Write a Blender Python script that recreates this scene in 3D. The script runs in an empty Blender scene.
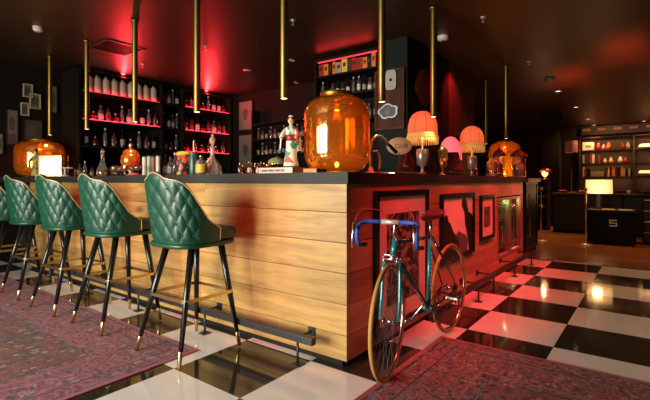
import bpy, bmesh, math, random
from mathutils import Vector, Matrix
R = math.radians
rnd = random.Random(7)
SC = bpy.context.scene
COL = SC.collection

# ------------------------------------------------------------------ camera
CAM = Vector((1.7546, -2.1638, 1.1568)); FPX = 433.0; HZ = 180.95; YAW = 0.6488
cd = bpy.data.cameras.new('camera'); cam = bpy.data.objects.new('camera', cd); COL.objects.link(cam)
cam.location = CAM; cam.rotation_euler = (math.pi/2, 0, YAW)
cd.sensor_fit = 'HORIZONTAL'; cd.sensor_width = 36; cd.lens = 36*FPX/650
cd.shift_y = -(200-HZ)/650; cd.clip_start = .05; cd.clip_end = 60
SC.camera = cam
# ------------------------------------------------------------------ world, exposure
wd = bpy.data.worlds.new('dim_room'); SC.world = wd; wd.use_nodes = True
wd.node_tree.nodes['Background'].inputs[0].default_value = (1, .62, .38, 1)
wd.node_tree.nodes['Background'].inputs[1].default_value = .016
vs = SC.view_settings; vs.view_transform = 'Standard'; vs.look = 'None'; vs.gamma = 1; vs.use_curve_mapping = False
vs.exposure = 0.0
# ------------------------------------------------------------------ main lights
def area(name, loc, target, sx, sy, power, color, spread=180):
    l = bpy.data.lights.new(name, 'AREA'); l.shape = 'RECTANGLE'; l.size = sx; l.size_y = sy
    l.energy = power; l.color = color; l.spread = R(spread)
    o = bpy.data.objects.new(name, l); COL.objects.link(o); o.location = loc
    o.rotation_euler = (Vector(target)-Vector(loc)).to_track_quat('-Z', 'Y').to_euler(); return o
def spot(name, loc, target, power, color, size=60, blend=.6, rad=.04):
    l = bpy.data.lights.new(name, 'SPOT'); l.energy = power; l.color = color; l.spot_size = R(size)
    l.spot_blend = blend; l.shadow_soft_size = rad
    o = bpy.data.objects.new(name, l); COL.objects.link(o); o.location = loc
    o.rotation_euler = (Vector(target)-Vector(loc)).to_track_quat('-Z', 'Y').to_euler(); return o
def point(name, loc, power, color, rad=.03):
    l = bpy.data.lights.new(name, 'POINT'); l.energy = power; l.color = color; l.shadow_soft_size = rad
    o = bpy.data.objects.new(name, l); COL.objects.link(o); o.location = loc; return o
DAY = (1.0, .92, .80)
WINX = (-3.3, -1.9, -.5)
for wx in WINX:                       # daylight through the three tall windows behind the camera
    area('daylight', (wx, -4.97, 1.35), (wx+.15, 0, .75), 1.0, 2.1, (66, 95, 110)[WINX.index(wx)], DAY, 120)
RED = (1, .03, .035)
for yy in (.75, 1.9, 3.0, 4.1):            # red wash from the ceiling along the side of the bar
    area('red_wash', (1.1, yy, 2.9), (.24, yy, .72), .2, .9, 13 if yy > 1 else 9, (1, .03, .045), 42)
for rx in (-.15, -1.15, -2.1, -3.0):
    spot('red_front_spot', (rx, -1.0, 2.92), (rx-.38, .05, .80), 170, (1, .03, .03), 24, .9, .03)
for (x, y) in ((.24, 7.52), (.26, 9.88), (.247, 12.42), (.239, 14.0), (1.53, 13.92), (2.3, 4.2), (2.2, 1.6), (2.6, 6.6), (1.2, 11.2), (-1.6, 8.6), (3.2, 12.5)):  # the downlight row, then unseen spots added as warm fill
    spot('ceiling_and_fill_spot', (x, y, 2.90), (x, y, 0), 52 if y < 5 else 120, (1, .52, .20), 105, .8, .05)

spot('side_warm_fill', (2.3, 2.0, 2.9), (.245, 2.0, .75), 26, (1, .72, .5), 60, .9, .06)  # added fill on the bar-side pictures, stands in for tube-light spill
# ------------------------------------------------------------------ materials
MATS = {}
def nodes(m): m.use_nodes = True; return m.node_tree.nodes, m.node_tree.links
def mat(name, col, rough=.5, metal=0, trans=0, emit=None, es=1, coat=0, var=.08, scale=12, bump=0, bscale=60, spec=.5, alpha=1, sheen=0, subs=0):
    if name in MATS: return MATS[name]
    m = bpy.data.materials.new(name); N, L = nodes(m); b = N['Principled BSDF']
    b.inputs['Roughness'].default_value = rough; b.inputs['Metallic'].default_value = metal
    b.inputs['Transmission Weight'].default_value = trans; b.inputs['Coat Weight'].default_value = coat
    b.inputs['Specular IOR Level'].default_value = spec; b.inputs['Sheen Weight'].default_value = sheen
    b.inputs['Alpha'].default_value = alpha
    tc = N.new('ShaderNodeTexCoord'); nz = N.new('ShaderNodeTexNoise'); nz.inputs['Scale'].default_value = scale; nz.inputs['Detail'].default_value = 5
    L.new(tc.outputs['Object'], nz.inputs['Vector'])
    mp = N.new('ShaderNodeMapRange'); mp.inputs[3].default_value = 1-var*2; mp.inputs[4].default_value = 1+var*2
    L.new(nz.outputs['Fac'], mp.inputs[0])
    mx = N.new('ShaderNodeVectorMath'); mx.operation = 'SCALE'; mx.inputs[0].default_value = col[:3]
    L.new(mp.outputs[0], mx.inputs['Scale']); L.new(mx.outputs[0], b.inputs['Base Color'])
    if emit: b.inputs['Emission Color'].default_value = (*emit, 1); b.inputs['Emission Strength'].default_value = es
    if bump:
        n2 = N.new('ShaderNodeTexNoise'); n2.inputs['Scale'].default_value = bscale; L.new(tc.outputs['Object'], n2.inputs['Vector'])
        bp = N.new('ShaderNodeBump'); bp.inputs['Strength'].default_value = bump; bp.inputs['Distance'].default_value = .003
        L.new(n2.outputs['Fac'], bp.inputs['Height']); L.new(bp.outputs[0], b.inputs['Normal'])
    MATS[name] = m; return m

class NT:                                       # tiny node-expression helper
    def __init__(s, m): s.N, s.L = nodes(m); s.b = s.N['Principled BSDF']; s.tc = s.N.new('ShaderNodeTexCoord')
    def put(s, sock, v):
        if hasattr(v, 'is_linked') or hasattr(v, 'links'): s.L.new(v, sock)
        else: sock.default_value = v
    def m(s, op, a, b=0.0, c=None, clamp=False):
        n = s.N.new('ShaderNodeMath'); n.operation = op; n.use_clamp = clamp
        s.put(n.inputs[0], a); s.put(n.inputs[1], b)
        if c is not None: s.put(n.inputs[2], c)
        return n.outputs[0]
    def mapping(s, scale=(1, 1, 1), loc=(0, 0, 0), rot=(0, 0, 0), vec=None):
        n = s.N.new('ShaderNodeMapping'); n.inputs['Scale'].default_value = scale; n.inputs['Location'].default_value = loc; n.inputs['Rotation'].default_value = rot
        s.L.new(vec or s.tc.outputs['Object'], n.inputs['Vector']); return n.outputs[0]
    def noise(s, vec, scale, detail=4, dist=0, out='Fac'):
        n = s.N.new('ShaderNodeTexNoise'); n.inputs['Scale'].default_value = scale; n.inputs['Detail'].default_value = detail; n.inputs['Distortion'].default_value = dist
        s.L.new(vec, n.inputs['Vector']); return n.outputs[out]
    def vor(s, vec, scale, out='Distance', feature='F1'):
        n = s.N.new('ShaderNodeTexVoronoi'); n.feature = feature; n.inputs['Scale'].default_value = scale
        s.L.new(vec, n.inputs['Vector']); return n.outputs[out]
    def ramp(s, fac, stops, const=False):
        n = s.N.new('ShaderNodeValToRGB'); e = n.color_ramp.elements
        if const: n.color_ramp.interpolation = 'CONSTANT'
        while len(e) < len(stops): e.new(.5)
        for el, (p, c) in zip(e, stops): el.position = p; el.color = (*c, 1) if len(c) == 3 else c
        s.L.new(fac, n.inputs[0]); return n.outputs[0]
    def mix(s, f, a, b, mode='MIX'):
        n = s.N.new('ShaderNodeMix'); n.data_type = 'RGBA'; n.blend_type = mode
        s.put(n.inputs[0], f)
        for k, v in ((6, a), (7, b)):
            s.put(n.inputs[k], (*v, 1) if isinstance(v, tuple) and len(v) == 3 else v)
        return n.outputs[2]
    def sep(s, vec):
        n = s.N.new('ShaderNodeSeparateXYZ'); s.L.new(vec, n.inputs[0]); return n.outputs
    def bump(s, h, st=.3, d=.004):
        n = s.N.new('ShaderNodeBump'); n.inputs['Strength'].default_value = st; n.inputs['Distance'].default_value = d
        s.L.new(h, n.inputs['Height']); s.L.new(n.outputs[0], s.b.inputs['Normal'])

def wood_mat(name, base, dark, axis=0, rough=.5, gscale=1.0, knots=True):  # grain runs along the given axis
    m = bpy.data.materials.new(name); t = NT(m)
    sc = [9, 9, 9]; sc[axis] = .9
    at = t.N.new('ShaderNodeAttribute'); at.attribute_name = 'rnd'
    off = t.N.new('ShaderNodeVectorMath'); off.operation = 'MULTIPLY_ADD'; t.L.new(at.outputs['Vector'], off.inputs[0])
    off.inputs[1].default_value = (17, 23, 31); t.L.new(t.tc.outputs['Object'], off.inputs[2])
    v = t.mapping(sc, vec=off.outputs[0])
    g = t.noise(v, 1.3*gscale, 8, 1.2); fine = t.noise(v, 9*gscale, 5, .3)
    gg = t.m('ADD', t.m('MULTIPLY', g, .75), t.m('MULTIPLY', fine, .25))
    c = t.ramp(gg, [(.28, dark), (.44, tuple((a+b)/2 for a, b in zip(base, dark))), (.53, base), (.72, tuple(min(1, a*1.22) for a in base))])
    if knots:
        kv = t.mapping([3.0 if i != axis else 1.15 for i in range(3)], vec=off.outputs[0])
        k = t.vor(kv, 1.0); kf = t.ramp(k, [(0, (.9,)*3), (.055, (.75,)*3), (.12, (0,)*3)])
        c = t.mix(kf, c, (.13, .06, .02))
    tint = t.m('MULTIPLY_ADD', at.outputs['Fac'], .42, .79)
    mx = t.N.new('ShaderNodeVectorMath'); mx.operation = 'SCALE'; t.L.new(c, mx.inputs[0]); t.L.new(tint, mx.inputs['Scale'])
    t.L.new(mx.outputs[0], t.b.inputs['Base Color']); t.b.inputs['Roughness'].default_value = rough; t.bump(fine, .25, .002)
    return m
OAK = wood_mat('oak_planks', (.46, .275, .085), (.28, .15, .042), 0, .42)
OAKY = wood_mat('oak_planks_side', (.46, .25, .13), (.30, .145, .07), 1, .4)
PLANKF = wood_mat('dark_board_floor', (.34, .11, .04), (.12, .035, .014), 0, .22, 1, False)
WALNUT = wood_mat('walnut', (.075, .024, .012), (.035, .012, .006), 2, .6, 1, False)
WALNUT.node_tree.nodes['Principled BSDF'].inputs['Specular IOR Level'].default_value = .15

def checker_mat():
    m = bpy.data.materials.new('checker_stone_tiles'); t = NT(m)
    v = t.mapping((1/.6, 1/.6, 0), (0, 0, .5))
    n = t.N.new('ShaderNodeTexChecker'); n.inputs['Scale'].default_value = 1; t.L.new(v, n.inputs['Vector'])
    cl = t.noise(t.tc.outputs['Object'], 3.5, 8, .6)
    wh = t.ramp(cl, [(.3, (.78, .745, .71)), (.7, (.86, .825, .79))]); bk = t.ramp(cl, [(.3, (.026, .021, .014)), (.7, (.044, .035, .024))])
    c = t.mix(n.outputs['Fac'], bk, wh)
    x, y, z = t.sep(t.mapping((1/.6, 1/.6, 1)))
    def edge(a): return t.m('ABSOLUTE', t.m('SUBTRACT', t.m('FRACT', a), .5))
    e = t.m('GREATER_THAN', t.m('MAXIMUM', edge(x), edge(y)), .4975)
    c = t.mix(e, c, (.16, .13, .10)); t.L.new(c, t.b.inputs['Base Color'])
    t.L.new(t.m('MULTIPLY_ADD', t.noise(t.tc.outputs['Object'], 7, 6), .10, .025), t.b.inputs['Roughness'])
    t.b.inputs['Specular IOR Level'].default_value = .75; return m

def rug_mat(name, hx, hy, pink, field_a, field_b, navy, fs=1.0):
    m = bpy.data.materials.new(name); t = NT(m); o = t.tc.outputs['Object']
    x, y, z = t.sep(o); ax, ay = t.m('ABSOLUTE', x), t.m('ABSOLUTE', y)
    d = t.m('MINIMUM', t.m('SUBTRACT', hx, ax), t.m('SUBTRACT', hy, ay))
    d = t.m('ADD', d, t.m('MULTIPLY', t.m('SUBTRACT', t.noise(o, 14, 2), .5), .012))
    mv = t.N.new('ShaderNodeCombineXYZ'); t.L.new(ax, mv.inputs[0]); t.L.new(ay, mv.inputs[1]); mv = mv.outputs[0]
    warp = t.N.new('ShaderNodeVectorMath'); warp.operation = 'MULTIPLY_ADD'
    t.L.new(t.noise(mv, 9, 2, 0, 'Color'), warp.inputs[0]); warp.inputs[1].default_value = (.06,)*3; t.L.new(mv, warp.inputs[2]); wv = warp.outputs[0]
    big = t.vor(wv, 7.5*fs); small = t.vor(wv, 23*fs); cell = t.vor(wv, 23*fs, 'Color')
    cx = t.sep(cell)[0]
    ringb = t.m('FRACT', t.m('MULTIPLY', big, 4.2)); curl = t.m('ABSOLUTE', t.m('SUBTRACT', t.noise(mv, 26*fs, 2, 2.4), .5))
    cream = (.42, .30, .22); blue = (.11, .13, .18); rose = (.34, .085, .09)
    fl = t.ramp(ringb, [(0, navy), (.22, pink), (.5, cream), (.62, pink), (.8, navy), (.9, rose)], True)
    sm = t.ramp(cx, [(0, rose), (.16, navy), (.38, blue), (.48, rose), (.66, cream), (.82, navy)], True)
    dots = t.m('LESS_THAN', small, .50)
    border = t.mix(dots, pink, sm); border = t.mix(t.m('GREATER_THAN', t.m('MULTIPLY', t.m('LESS_THAN', curl, .045), 1), .5), border, navy)
    border = t.mix(.38, border, fl)
    fieldbg = t.mix(t.m('LESS_THAN', t.noise(mv, 2.6, 2, 1.0), .5), field_a, field_b)
    field = t.mix(dots, fieldbg, sm); field = t.mix(.25, field, fieldbg)
    field = t.mix(t.m('LESS_THAN', curl, .035), field, navy)
    guard = t.mix(t.m('GREATER_THAN', cx, .5), blue, navy)
    def lt(v): return t.m('LESS_THAN', d, v)
    c = t.mix(lt(.50), field, guard); c = t.mix(lt(.485), c, border); c = t.mix(lt(.44), c, rose)
    c = t.mix(lt(.425), c, border); c = t.mix(lt(.200), c, blue); c = t.mix(lt(.19), c, border)
    c = t.mix(lt(.165), c, navy); c = t.mix(lt(.155), c, border); c = t.mix(lt(.055), c, guard); c = t.mix(lt(.035), c, pink)
    wear = t.noise(o, 5, 6, .5); c = t.mix(t.m('MULTIPLY', wear, .08), c, tuple(v*.85 for v in (.26, .14, .12)))
    t.L.new(c, t.b.inputs['Base Color']); t.b.inputs['Roughness'].default_value = .95; t.b.inputs['Sheen Weight'].default_value = .04
    t.bump(t.noise(o, 260, 2), .5, .003); return m

def glass_shell(name, col, gl=(1, .62, .18), gf=.3, tf=.35, rough=.05):   # tinted, partly mirrored glass
    m = bpy.data.materials.new(name); N, L = nodes(m); out = N['Material Output']
    tr = N.new('ShaderNodeBsdfTransparent'); tr.inputs[0].default_value = (*col, 1)
    g = N.new('ShaderNodeBsdfGlossy'); g.inputs[0].default_value = (*gl, 1); g.inputs['Roughness'].default_value = rough
    tl = N.new('ShaderNodeBsdfTranslucent'); tl.inputs[0].default_value = (*col, 1)
    df = N.new('ShaderNodeBsdfDiffuse'); df.inputs[0].default_value = (*col, 1)
    a1 = N.new('ShaderNodeMixShader'); a1.inputs[0].default_value = .5; L.new(tl.outputs[0], a1.inputs[1]); L.new(df.outputs[0], a1.inputs[2])
    a2 = N.new('ShaderNodeMixShader'); a2.inputs[0].default_value = tf; L.new(tr.outputs[0], a2.inputs[1]); L.new(a1.outputs[0], a2.inputs[2])
    lw = N.new('ShaderNodeLayerWeight'); lw.inputs[0].default_value = .35
    ad = N.new('ShaderNodeMath'); ad.operation = 'MULTIPLY_ADD'; ad.use_clamp = True; ad.inputs[1].default_value = .6; ad.inputs[2].default_value = gf; L.new(lw.outputs['Facing'], ad.inputs[0])
    a3 = N.new('ShaderNodeMixShader'); L.new(ad.outputs[0], a3.inputs[0]); L.new(a2.outputs[0], a3.inputs[1]); L.new(g.outputs[0], a3.inputs[2])
    N.remove(N['Principled BSDF']); L.new(a3.outputs[0], out.inputs[0]); return m

M_ = dict(
 green=mat('green_leather', (.004, .056, .030), .42, var=.1, bump=.1, bscale=300, coat=.08),
 green_d=mat('dark_green_leather', (.006, .035, .022), .38, var=.1),
 black=mat('black_lacquer', (.008, .008, .008), .25, var=.1), blk=mat('matt_black', (.011, .008, .006), .6, spec=.2),
 brass=mat('brass', (.74, .54, .25), .28, 1, var=.08), brass_b=mat('brushed_brass', (.25, .175, .045), .42, 1, var=.12),
 piping=mat('gold_piping', (.58, .44, .20), .4, .3), chrome=mat('chrome', (.72, .70, .66), .15, 1),
 steel=mat('dark_steel', (.045, .048, .05), .42, .6), silver=mat('silver', (.62, .56, .46), .3, .65), satin=mat('satin_chrome', (.66, .58, .48), .3, .4),
 gold=mat('gold_plate', (.85, .58, .2), .22, 1), slab=mat('charcoal_worktop', (.024, .025, .022), .55, spec=.3, var=.25, scale=25),
 wall=mat('near_black_wall', (.010, .0065, .0042), .8, spec=.12), greenwall=mat('bottle_green_wall', (.007, .011, .009), .7, spec=.15),
 brownwall=mat('dark_brown_wall', (.035, .016, .008), .6), teal=mat('teal_paint', (.01, .22, .24), .22, .2, coat=.6),
 teal_d=mat('dark_teal_paint', (.006, .05, .055), .25, .2, coat=.6), blue=mat('blue_tape', (.025, .085, .42), .5), red_saddle=mat('dark_red_leather', (.10, .012, .015), .45),
 tyre=mat('tan_tyre', (.46, .24, .055), .6), rubber=mat('black_rubber', (.012, .012, .012), .7),
 white=mat('white_ceramic', (.62, .55, .46), .3), paper=mat('cream_paper', (.66, .55, .44), .7, var=.03), paper_d=mat('aged_paper', (.30, .26, .2), .8, var=.06),
 red=mat('red_lacquer', (.32, .02, .015), .35), orange=mat('orange_lacquer', (.65, .16, .02), .4), yellow=mat('yellow_paint', (.7, .42, .05), .45),
 blush=mat('blush_fabric', (.62, .30, .22), .8, subs=1), fringe=mat('gold_fringe_glow', (.80, .42, .12), .6, emit=(1, .42, .1), es=.3),  # fringe: lamplight on it put in as a weak emission
 skin=mat('painted_skin', (.75, .52, .38), .5), hair=mat('black_hair', (.01, .008, .008), .4),
 led=mat('red_led', (.3, .01, .01), .5, emit=(1, .03, .06), es=6), led2=mat('dim_red_led', (.3, .01, .01), .5, emit=(1, .03, .05), es=2), bulb=mat('warm_bulb', (1, .8, .5), .5, emit=(1, .62, .28), es=30),
 downlight=mat('downlight_lens', (1, .9, .8), .4, emit=(1, .80, .62), es=3.5), tubelight=mat('tube_light_lens', (1, .9, .8), .4, emit=(1, .78, .5), es=6),
 screen=mat('lit_white_panel', (1, .9, .7), .5, emit=(1, .80, .46), es=1.5, var=.02), lampshade=mat('lit_cream_shade', (.9, .7, .4), .7, emit=(1, .56, .22), es=1.2, var=.03),
 steelgrey=mat('grey_painted_panel', (.12, .12, .11), .5), flesh=mat('pink_shade_fabric', (.70, .16, .16), .8, emit=(1, .14, .16), es=.95))
def glassm(name, col, rough=.06):
    return mat(name, col, rough, trans=.92, var=.05)
G_ = dict(clear=glassm('clear_glass', (.9, .86, .8)), amber=glassm('amber_glass', (.75, .32, .05)), dark=glassm('dark_green_glass', (.06, .10, .06)),
          rose=glassm('rose_glass', (.85, .35, .35)), redg=glassm('red_glass', (.75, .05, .05)))
AMB = glass_shell('amber_mirrored_glass', (1, .44, .05), (1, .62, .20), .38, .24, .09)
AMBCLR = glass_shell('thin_clear_glass', (.95, .9, .85), (1, .95, .9), .06, .03, .03)
PANE = glass_shell('cooler_door_glass', (.8, .8, .75), (.3, .3, .3), .0, .02, .4)
PINKG = glass_shell('orange_tinted_glass', (1, .30, .04), (1, .6, .3), .10, .45)

# ------------------------------------------------------------------ mesh builder
class MB:
    def __init__(s): s.bm = bmesh.new(); s.c = s.bm.loops.layers.float_color.new('rnd'); s.T = Matrix()
    def _fin(s, faces, smooth, r=None):
        v = rnd.random() if r is None else r; v2, v3 = rnd.random(), rnd.random()
        for f in faces:
            f.smooth = smooth
            for l in f.loops: l[s.c] = (v, v2, v3, 1)
    def v(s, p): return s.bm.verts.new(s.T @ Vector(p))
    def box(s, x0, y0, z0, x1, y1, z1, bev=0):
        P = [s.v((x, y, z)) for z in (z0, z1) for y in (y0, y1) for x in (x0, x1)]
        F = [s.bm.faces.new([P[i] for i in q]) for q in ((0, 2, 3, 1), (4, 5, 7, 6), (0, 1, 5, 4), (2, 6, 7, 3), (0, 4, 6, 2), (1, 3, 7, 5))]
        s._fin(F, False)
        if bev:
            E = list({e for f in F for e in f.edges})
            g = bmesh.ops.bevel(s.bm, geom=E, offset=bev, segments=2, affect='EDGES', profile=.5)
        return s
    def ring(s, c, ax, r, n, ph=0, up=None):
        ax = Vector(ax).normalized(); u = ax.cross(Vector(up) if up else (Vector((0, 0, 1)) if abs(ax.z) < .9 else Vector((1, 0, 0)))).normalized(); w = ax.cross(u)
        return [s.v(Vector(c)+r*(math.cos(ph+2*math.pi*i/n)*u+math.sin(ph+2*math.pi*i/n)*w)) for i in range(n)]
    def skin(s, rings, close=False, caps=True, smooth=True, r=None):
        F = []; n = len(rings[0]); m = len(rings)
        for a in range(m if close else m-1):
            A, B = rings[a], rings[(a+1) % m]
            for i in range(n):
                j = (i+1) % n; F.append(s.bm.faces.new((A[i], A[j], B[j], B[i])))
        s._fin(F, smooth, r)
        if caps and not close:
            C = [s.bm.faces.new(rings[0][::-1]), s.bm.faces.new(rings[-1])]; s._fin(C, False, r)
        return s
    def tube(s, pts, r, n=8, closed=False, caps=True, up=None, smooth=True):
        pts = [Vector(p) for p in pts]; R_ = r if isinstance(r, (list, tuple)) else [r]*len(pts); rings = []
        m = len(pts)
        for i, p in enumerate(pts):
            if closed: t = pts[(i+1) % m]-pts[i-1]
            else: t = pts[min(i+1, m-1)]-pts[max(i-1, 0)]
            t.normalize()
            if i == 0:
                u = t.cross(Vector(up) if up else (Vector((0, 0, 1)) if abs(t.z) < .9 else Vector((1, 0, 0)))).normalized()
            else: u = (u-t*u.dot(t)).normalized()
            w = t.cross(u)
            rings.append([s.v(p+R_[i]*(math.cos(2*math.pi*k/n+math.pi/n)*u+math.sin(2*math.pi*k/n+math.pi/n)*w)) for k in range(n)])
        return s.skin(rings, closed, caps, smooth)
    def lathe(s, prof, c=(0, 0, 0), n=20, smooth=True, sx=1, sy=1, caps=True):
        rings = [[s.v((c[0]+max(r, .0004)*sx*math.cos(2*math.pi*i/n), c[1]+max(r, .0004)*sy*math.sin(2*math.pi*i/n), c[2]+z)) for i in range(n)] for r, z in prof]
        return s.skin(rings, False, caps, smooth)
    def sphere(s, c, r, n=12, m=8, sc=(1, 1, 1)):
        return s.lathe([(r*math.sin(math.pi*k/m), -r*math.cos(math.pi*k/m)*sc[2]) for k in range(m+1)], c, n, True, sc[0], sc[1])
    def grid(s, P, smooth=True, r=None):
        V = [[s.v(p) for p in row] for row in P]; F = []
        for a in range(len(V)-1):
            for b in range(len(V[0])-1): F.append(s.bm.faces.new((V[a][b], V[a][b+1], V[a+1][b+1], V[a+1][b])))
        s._fin(F, smooth, r); return s
    def prism(s, pts, off):                       # polygon (3D points) extruded by an offset vector
        A = [s.v(p) for p in pts]; B = [s.v(Vector(p)+Vector(off)) for p in pts]; n = len(A)
        F = [s.bm.faces.new(A[::-1]), s.bm.faces.new(B)]+[s.bm.faces.new((A[i], A[(i+1) % n], B[(i+1) % n], B[i])) for i in range(n)]
        s._fin(F, False); return s
    def build(s, name, m, parent=None, loc=None):
        bmesh.ops.recalc_face_normals(s.bm, faces=s.bm.faces)
        me = bpy.data.meshes.new(name); s.bm.to_mesh(me); s.bm.free(); me.materials.append(m)
        o = bpy.data.objects.new(name, me); COL.objects.link(o)
        if parent: o.parent = parent
        if loc: o.location = loc
        return o
def thing(name, label, cat, loc=(0, 0, 0), rz=0, group=None):
    o = bpy.data.objects.new(name, None); COL.objects.link(o); o.empty_display_size = .1
    o.location = loc; o.rotation_euler = (0, 0, rz); return tag(o, label, cat, group)
def tag(o, label, cat, group=None):
    o['label'] = label; o['category'] = cat
    if group: o['group'] = group
    return o
def struct(o): o['kind'] = 'structure'; return o
def copy_tree(o, parent=None):
    c = o.copy(); COL.objects.link(c)
    if parent: c.parent = parent
    for ch in [k for k in bpy.data.objects if k.parent == o]: copy_tree(ch, c)
    return c
ORD = 'first second third fourth fifth sixth seventh eighth ninth tenth eleventh twelfth thirteenth fourteenth fifteenth sixteenth seventeenth eighteenth nineteenth twentieth'.split()
def on_y(px, y):      # x where the sight line of photo column px meets the plane y
    u = (px-325)/FPX; r = (math.cos(YAW), math.sin(YAW)); w = (-math.sin(YAW), math.cos(YAW))
    t = (y-CAM.y)/(w[1]+u*r[1]); return CAM.x+t*(w[0]+u*r[0]), t
def on_x(px, x):
    u = (px-325)/FPX; r = (math.cos(YAW), math.sin(YAW)); w = (-math.sin(YAW), math.cos(YAW))
    t = (x-CAM.x)/(w[0]+u*r[0]); return CAM.y+t*(w[1]+u*r[1]), t
def hz(py, t): return CAM.z+(HZ-py)*t/FPX
WT = 1.212            # top of the bar worktop
CE = 2.95             # ceiling height

# ================================================================== STRUCTURE
o = struct(MB().box(-6.1, -5.1, -.1, 6.1, 4.88, 0).build('floor', checker_mat()))
b = MB()
for i in range(70):                                  # boards running across the far room
    y0 = 4.88+i*.14
    b.box(-6.1, y0+.002, -.1, 6.1, y0+.138, 0)
struct(b.build('floor_boards', PLANKF)); bpy.data.objects['floor_boards'].name = 'floor.001'
ceil_m = bpy.data.materials.new('gloss_brown_ceiling'); t = NT(ceil_m); t.b.inputs['Specular IOR Level'].default_value = .4
cn = t.noise(t.tc.outputs['Object'], 1.2, 4)
t.L.new(t.ramp(cn, [(.3, (.025, .0145, .006)), (.7, (.033, .0175, .0065))]), t.b.inputs['Base Color'])
t.L.new(t.m('MULTIPLY_ADD', cn, .1, .38), t.b.inputs['Roughness']); t.bump(t.noise(t.mapping((1, 1, 1)), 30, 3), .06, .003)
struct(MB().box(-6.1, -5.1, CE, 6.1, 14.7, CE+.1).build('ceiling', ceil_m))
struct(MB().box(-6.1, -5.1, 0, -6.0, 14.7, CE).build('wall_left', M_['wall']))
struct(MB().box(6.0, -5.1, 0, 6.1, 14.7, CE).build('wall_right', M_['brownwall']))
struct(MB().box(-6.0, 14.6, 0, 6.0, 14.7, CE).build('wall_far', M_['brownwall']))
b = MB(); xs = [-6.0]                                 # wall behind the camera with three window openings
for wx in WINX: xs += [wx-.5, wx+.5]
xs.append(6.0)
for k in range(0, len(xs), 2): b.box(xs[k], -5.1, 0, xs[k+1], -5.0, CE)
for wx in WINX: b.box(wx-.5, -5.1, 0, wx+.5, -5.0, .28); b.box(wx-.5, -5.1, 2.42, wx+.5, -5.0, CE)
struct(b.build('wall_back', M_['brownwall']))
for k, wx in enumerate(WINX):
    b = MB()
    for x in (wx-.5, wx-.02, wx+.46): b.box(x, -5.07, .28, x+.04, -5.03, 2.42)
    for z in (.28, 1.3, 2.38): b.box(wx-.46, -5.065, z, wx+.46, -5.035, z+.04)
    struct(b.build('window_%d' % (k+1), M_['blk']))
# partition behind the bar and the block carrying the spirit shelves
struct(MB().box(-5.98, 3.95, 0, -.66, 4.05, CE-.002).build('wall_bar', M_['wall']))
struct(MB().box(-.78, 3.0, 0, -.66, 3.95, CE-.002).build('wall_bar_side', M_['wall']))
struct(MB().box(-.78, 4.05, 0, -.66, 5.2, CE-.002).build('wall_partition', M_['brownwall']))
struct(MB().box(-.55, 10.2, 0, -.15, 10.6, CE-.002).build('wall_pillar', M_['wall']))
b = MB().box(-.15, 14.3, 2.66, 5.9, 14.6, 2.93)
struct(b.build('trim_1', M_['brownwall']))
b = MB()
for i in range(14): b.box(-.1+i*.42, 14.285, 2.78, .12+i*.42, 14.299, 2.86)
struct(b.build('trim_2', mat('rust_brick', (.40, .16, .10), .7)))

# ================================================================== BAR COUNTER
X1, Y0, YE, XL = .245, .05, 4.585, -4.84
bar = thing('bar_counter', 'long bar counter clad in pale oak planks, red-lit on its right side', 'bar counter', (X1, Y0, 0))
ZS = [.035, .195, .385, .58, .77, .96, 1.14]
b = MB(); bs = MB()
for k in range(6):
    z0, z1 = ZS[k]+.0015, ZS[k+1]-.0015
    xs = [0]; x = -(.9+.8*rnd.random()) if k % 2 else -(1.7+rnd.random())
    while x > XL-X1+.5: xs.append(x); x -= 1.6+1.3*rnd.random()
    xs.append(XL-X1)
    for a, c in zip(xs, xs[1:]): b.box(c+.0012, 0, z0, a-.0012, .04, z1, .002)
    ys = [.041]; y = .9+1.1*rnd.random()
    while y < YE-Y0-.5: ys.append(y); y += 1.4+1.2*rnd.random()
    ys.append(YE-Y0)
    for a, c in zip(ys, ys[1:]):
        # leave the opening for the wine fridge
        if z1 > .25 and z0 < .92:
            segs = [(a, min(c, 3.24)), (max(a, 4.42), c)]
        else: segs = [(a, c)]
        for p, q in segs:
            if q-p > .01: bs.box(-.04, p+.0012, z0, 0, q-.0012, z1, .002)
b.build('front_cladding', OAK, bar); bs.build('side_cladding', OAKY, bar)
MB().box(XL-X1+.03, .041, 0, -.041, .09, 1.13).build('front_core', M_['blk'], bar)
b = MB().box(-.10, .09, 0, -.041, 3.24, 1.13).box(-.10, 4.42, 0, -.041, YE-Y0, 1.13).box(-.10, 3.24, 0, -.041, 4.42, .19).box(-.10, 3.24, .96, -.041, 4.42, 1.13)
b.build('side_core', M_['blk'], bar)
MB().box(XL-X1+.01, .012, 0, -.01, .04, .034).build('front_plinth', M_['blk'], bar)
MB().box(-.04, .012, 0, -.012, YE-Y0-.01, .034).build('side_plinth', M_['blk'], bar)
MB().box(XL-X1, .041, 0, XL-X1+.029, .8, 1.13).build('end_panel', M_['blk'], bar)
MB().box(-.8, YE-Y0-.03, 0, -.101, YE-Y0, 1.13).build('end_panel', M_['blk'], bar)
# worktop, an L
b = MB()
b.prism([(-5.95, 0.035, 1.141), (.262, .035, 1.141), (.262, 4.60, 1.141), (-.56, 4.60, 1.141), (-.56, .86, 1.141), (-5.95, .86, 1.141)], (0, 0, WT-1.141))
tag(b.build('worktop', M_['slab']), 'thick charcoal worktop running along the top of the oak bar', 'worktop')
# dark cabinet below the worktop's left end
o = thing('base_cabinet', 'dark cabinet under the far left end of the worktop, beside the last stool', 'cabinet', (-5.4, .30, 0))
MB().box(-.53, 0, 0, .52, .5, 1.138).build('body', M_['wall'], o)
MB().box(-.50, -.02, .06, -.02, -.001, 1.1, .004).build('door', M_['blk'], o); MB().box(.01, -.02, .06, .49, -.001, 1.1, .004).build('door', M_['blk'], o)

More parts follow.
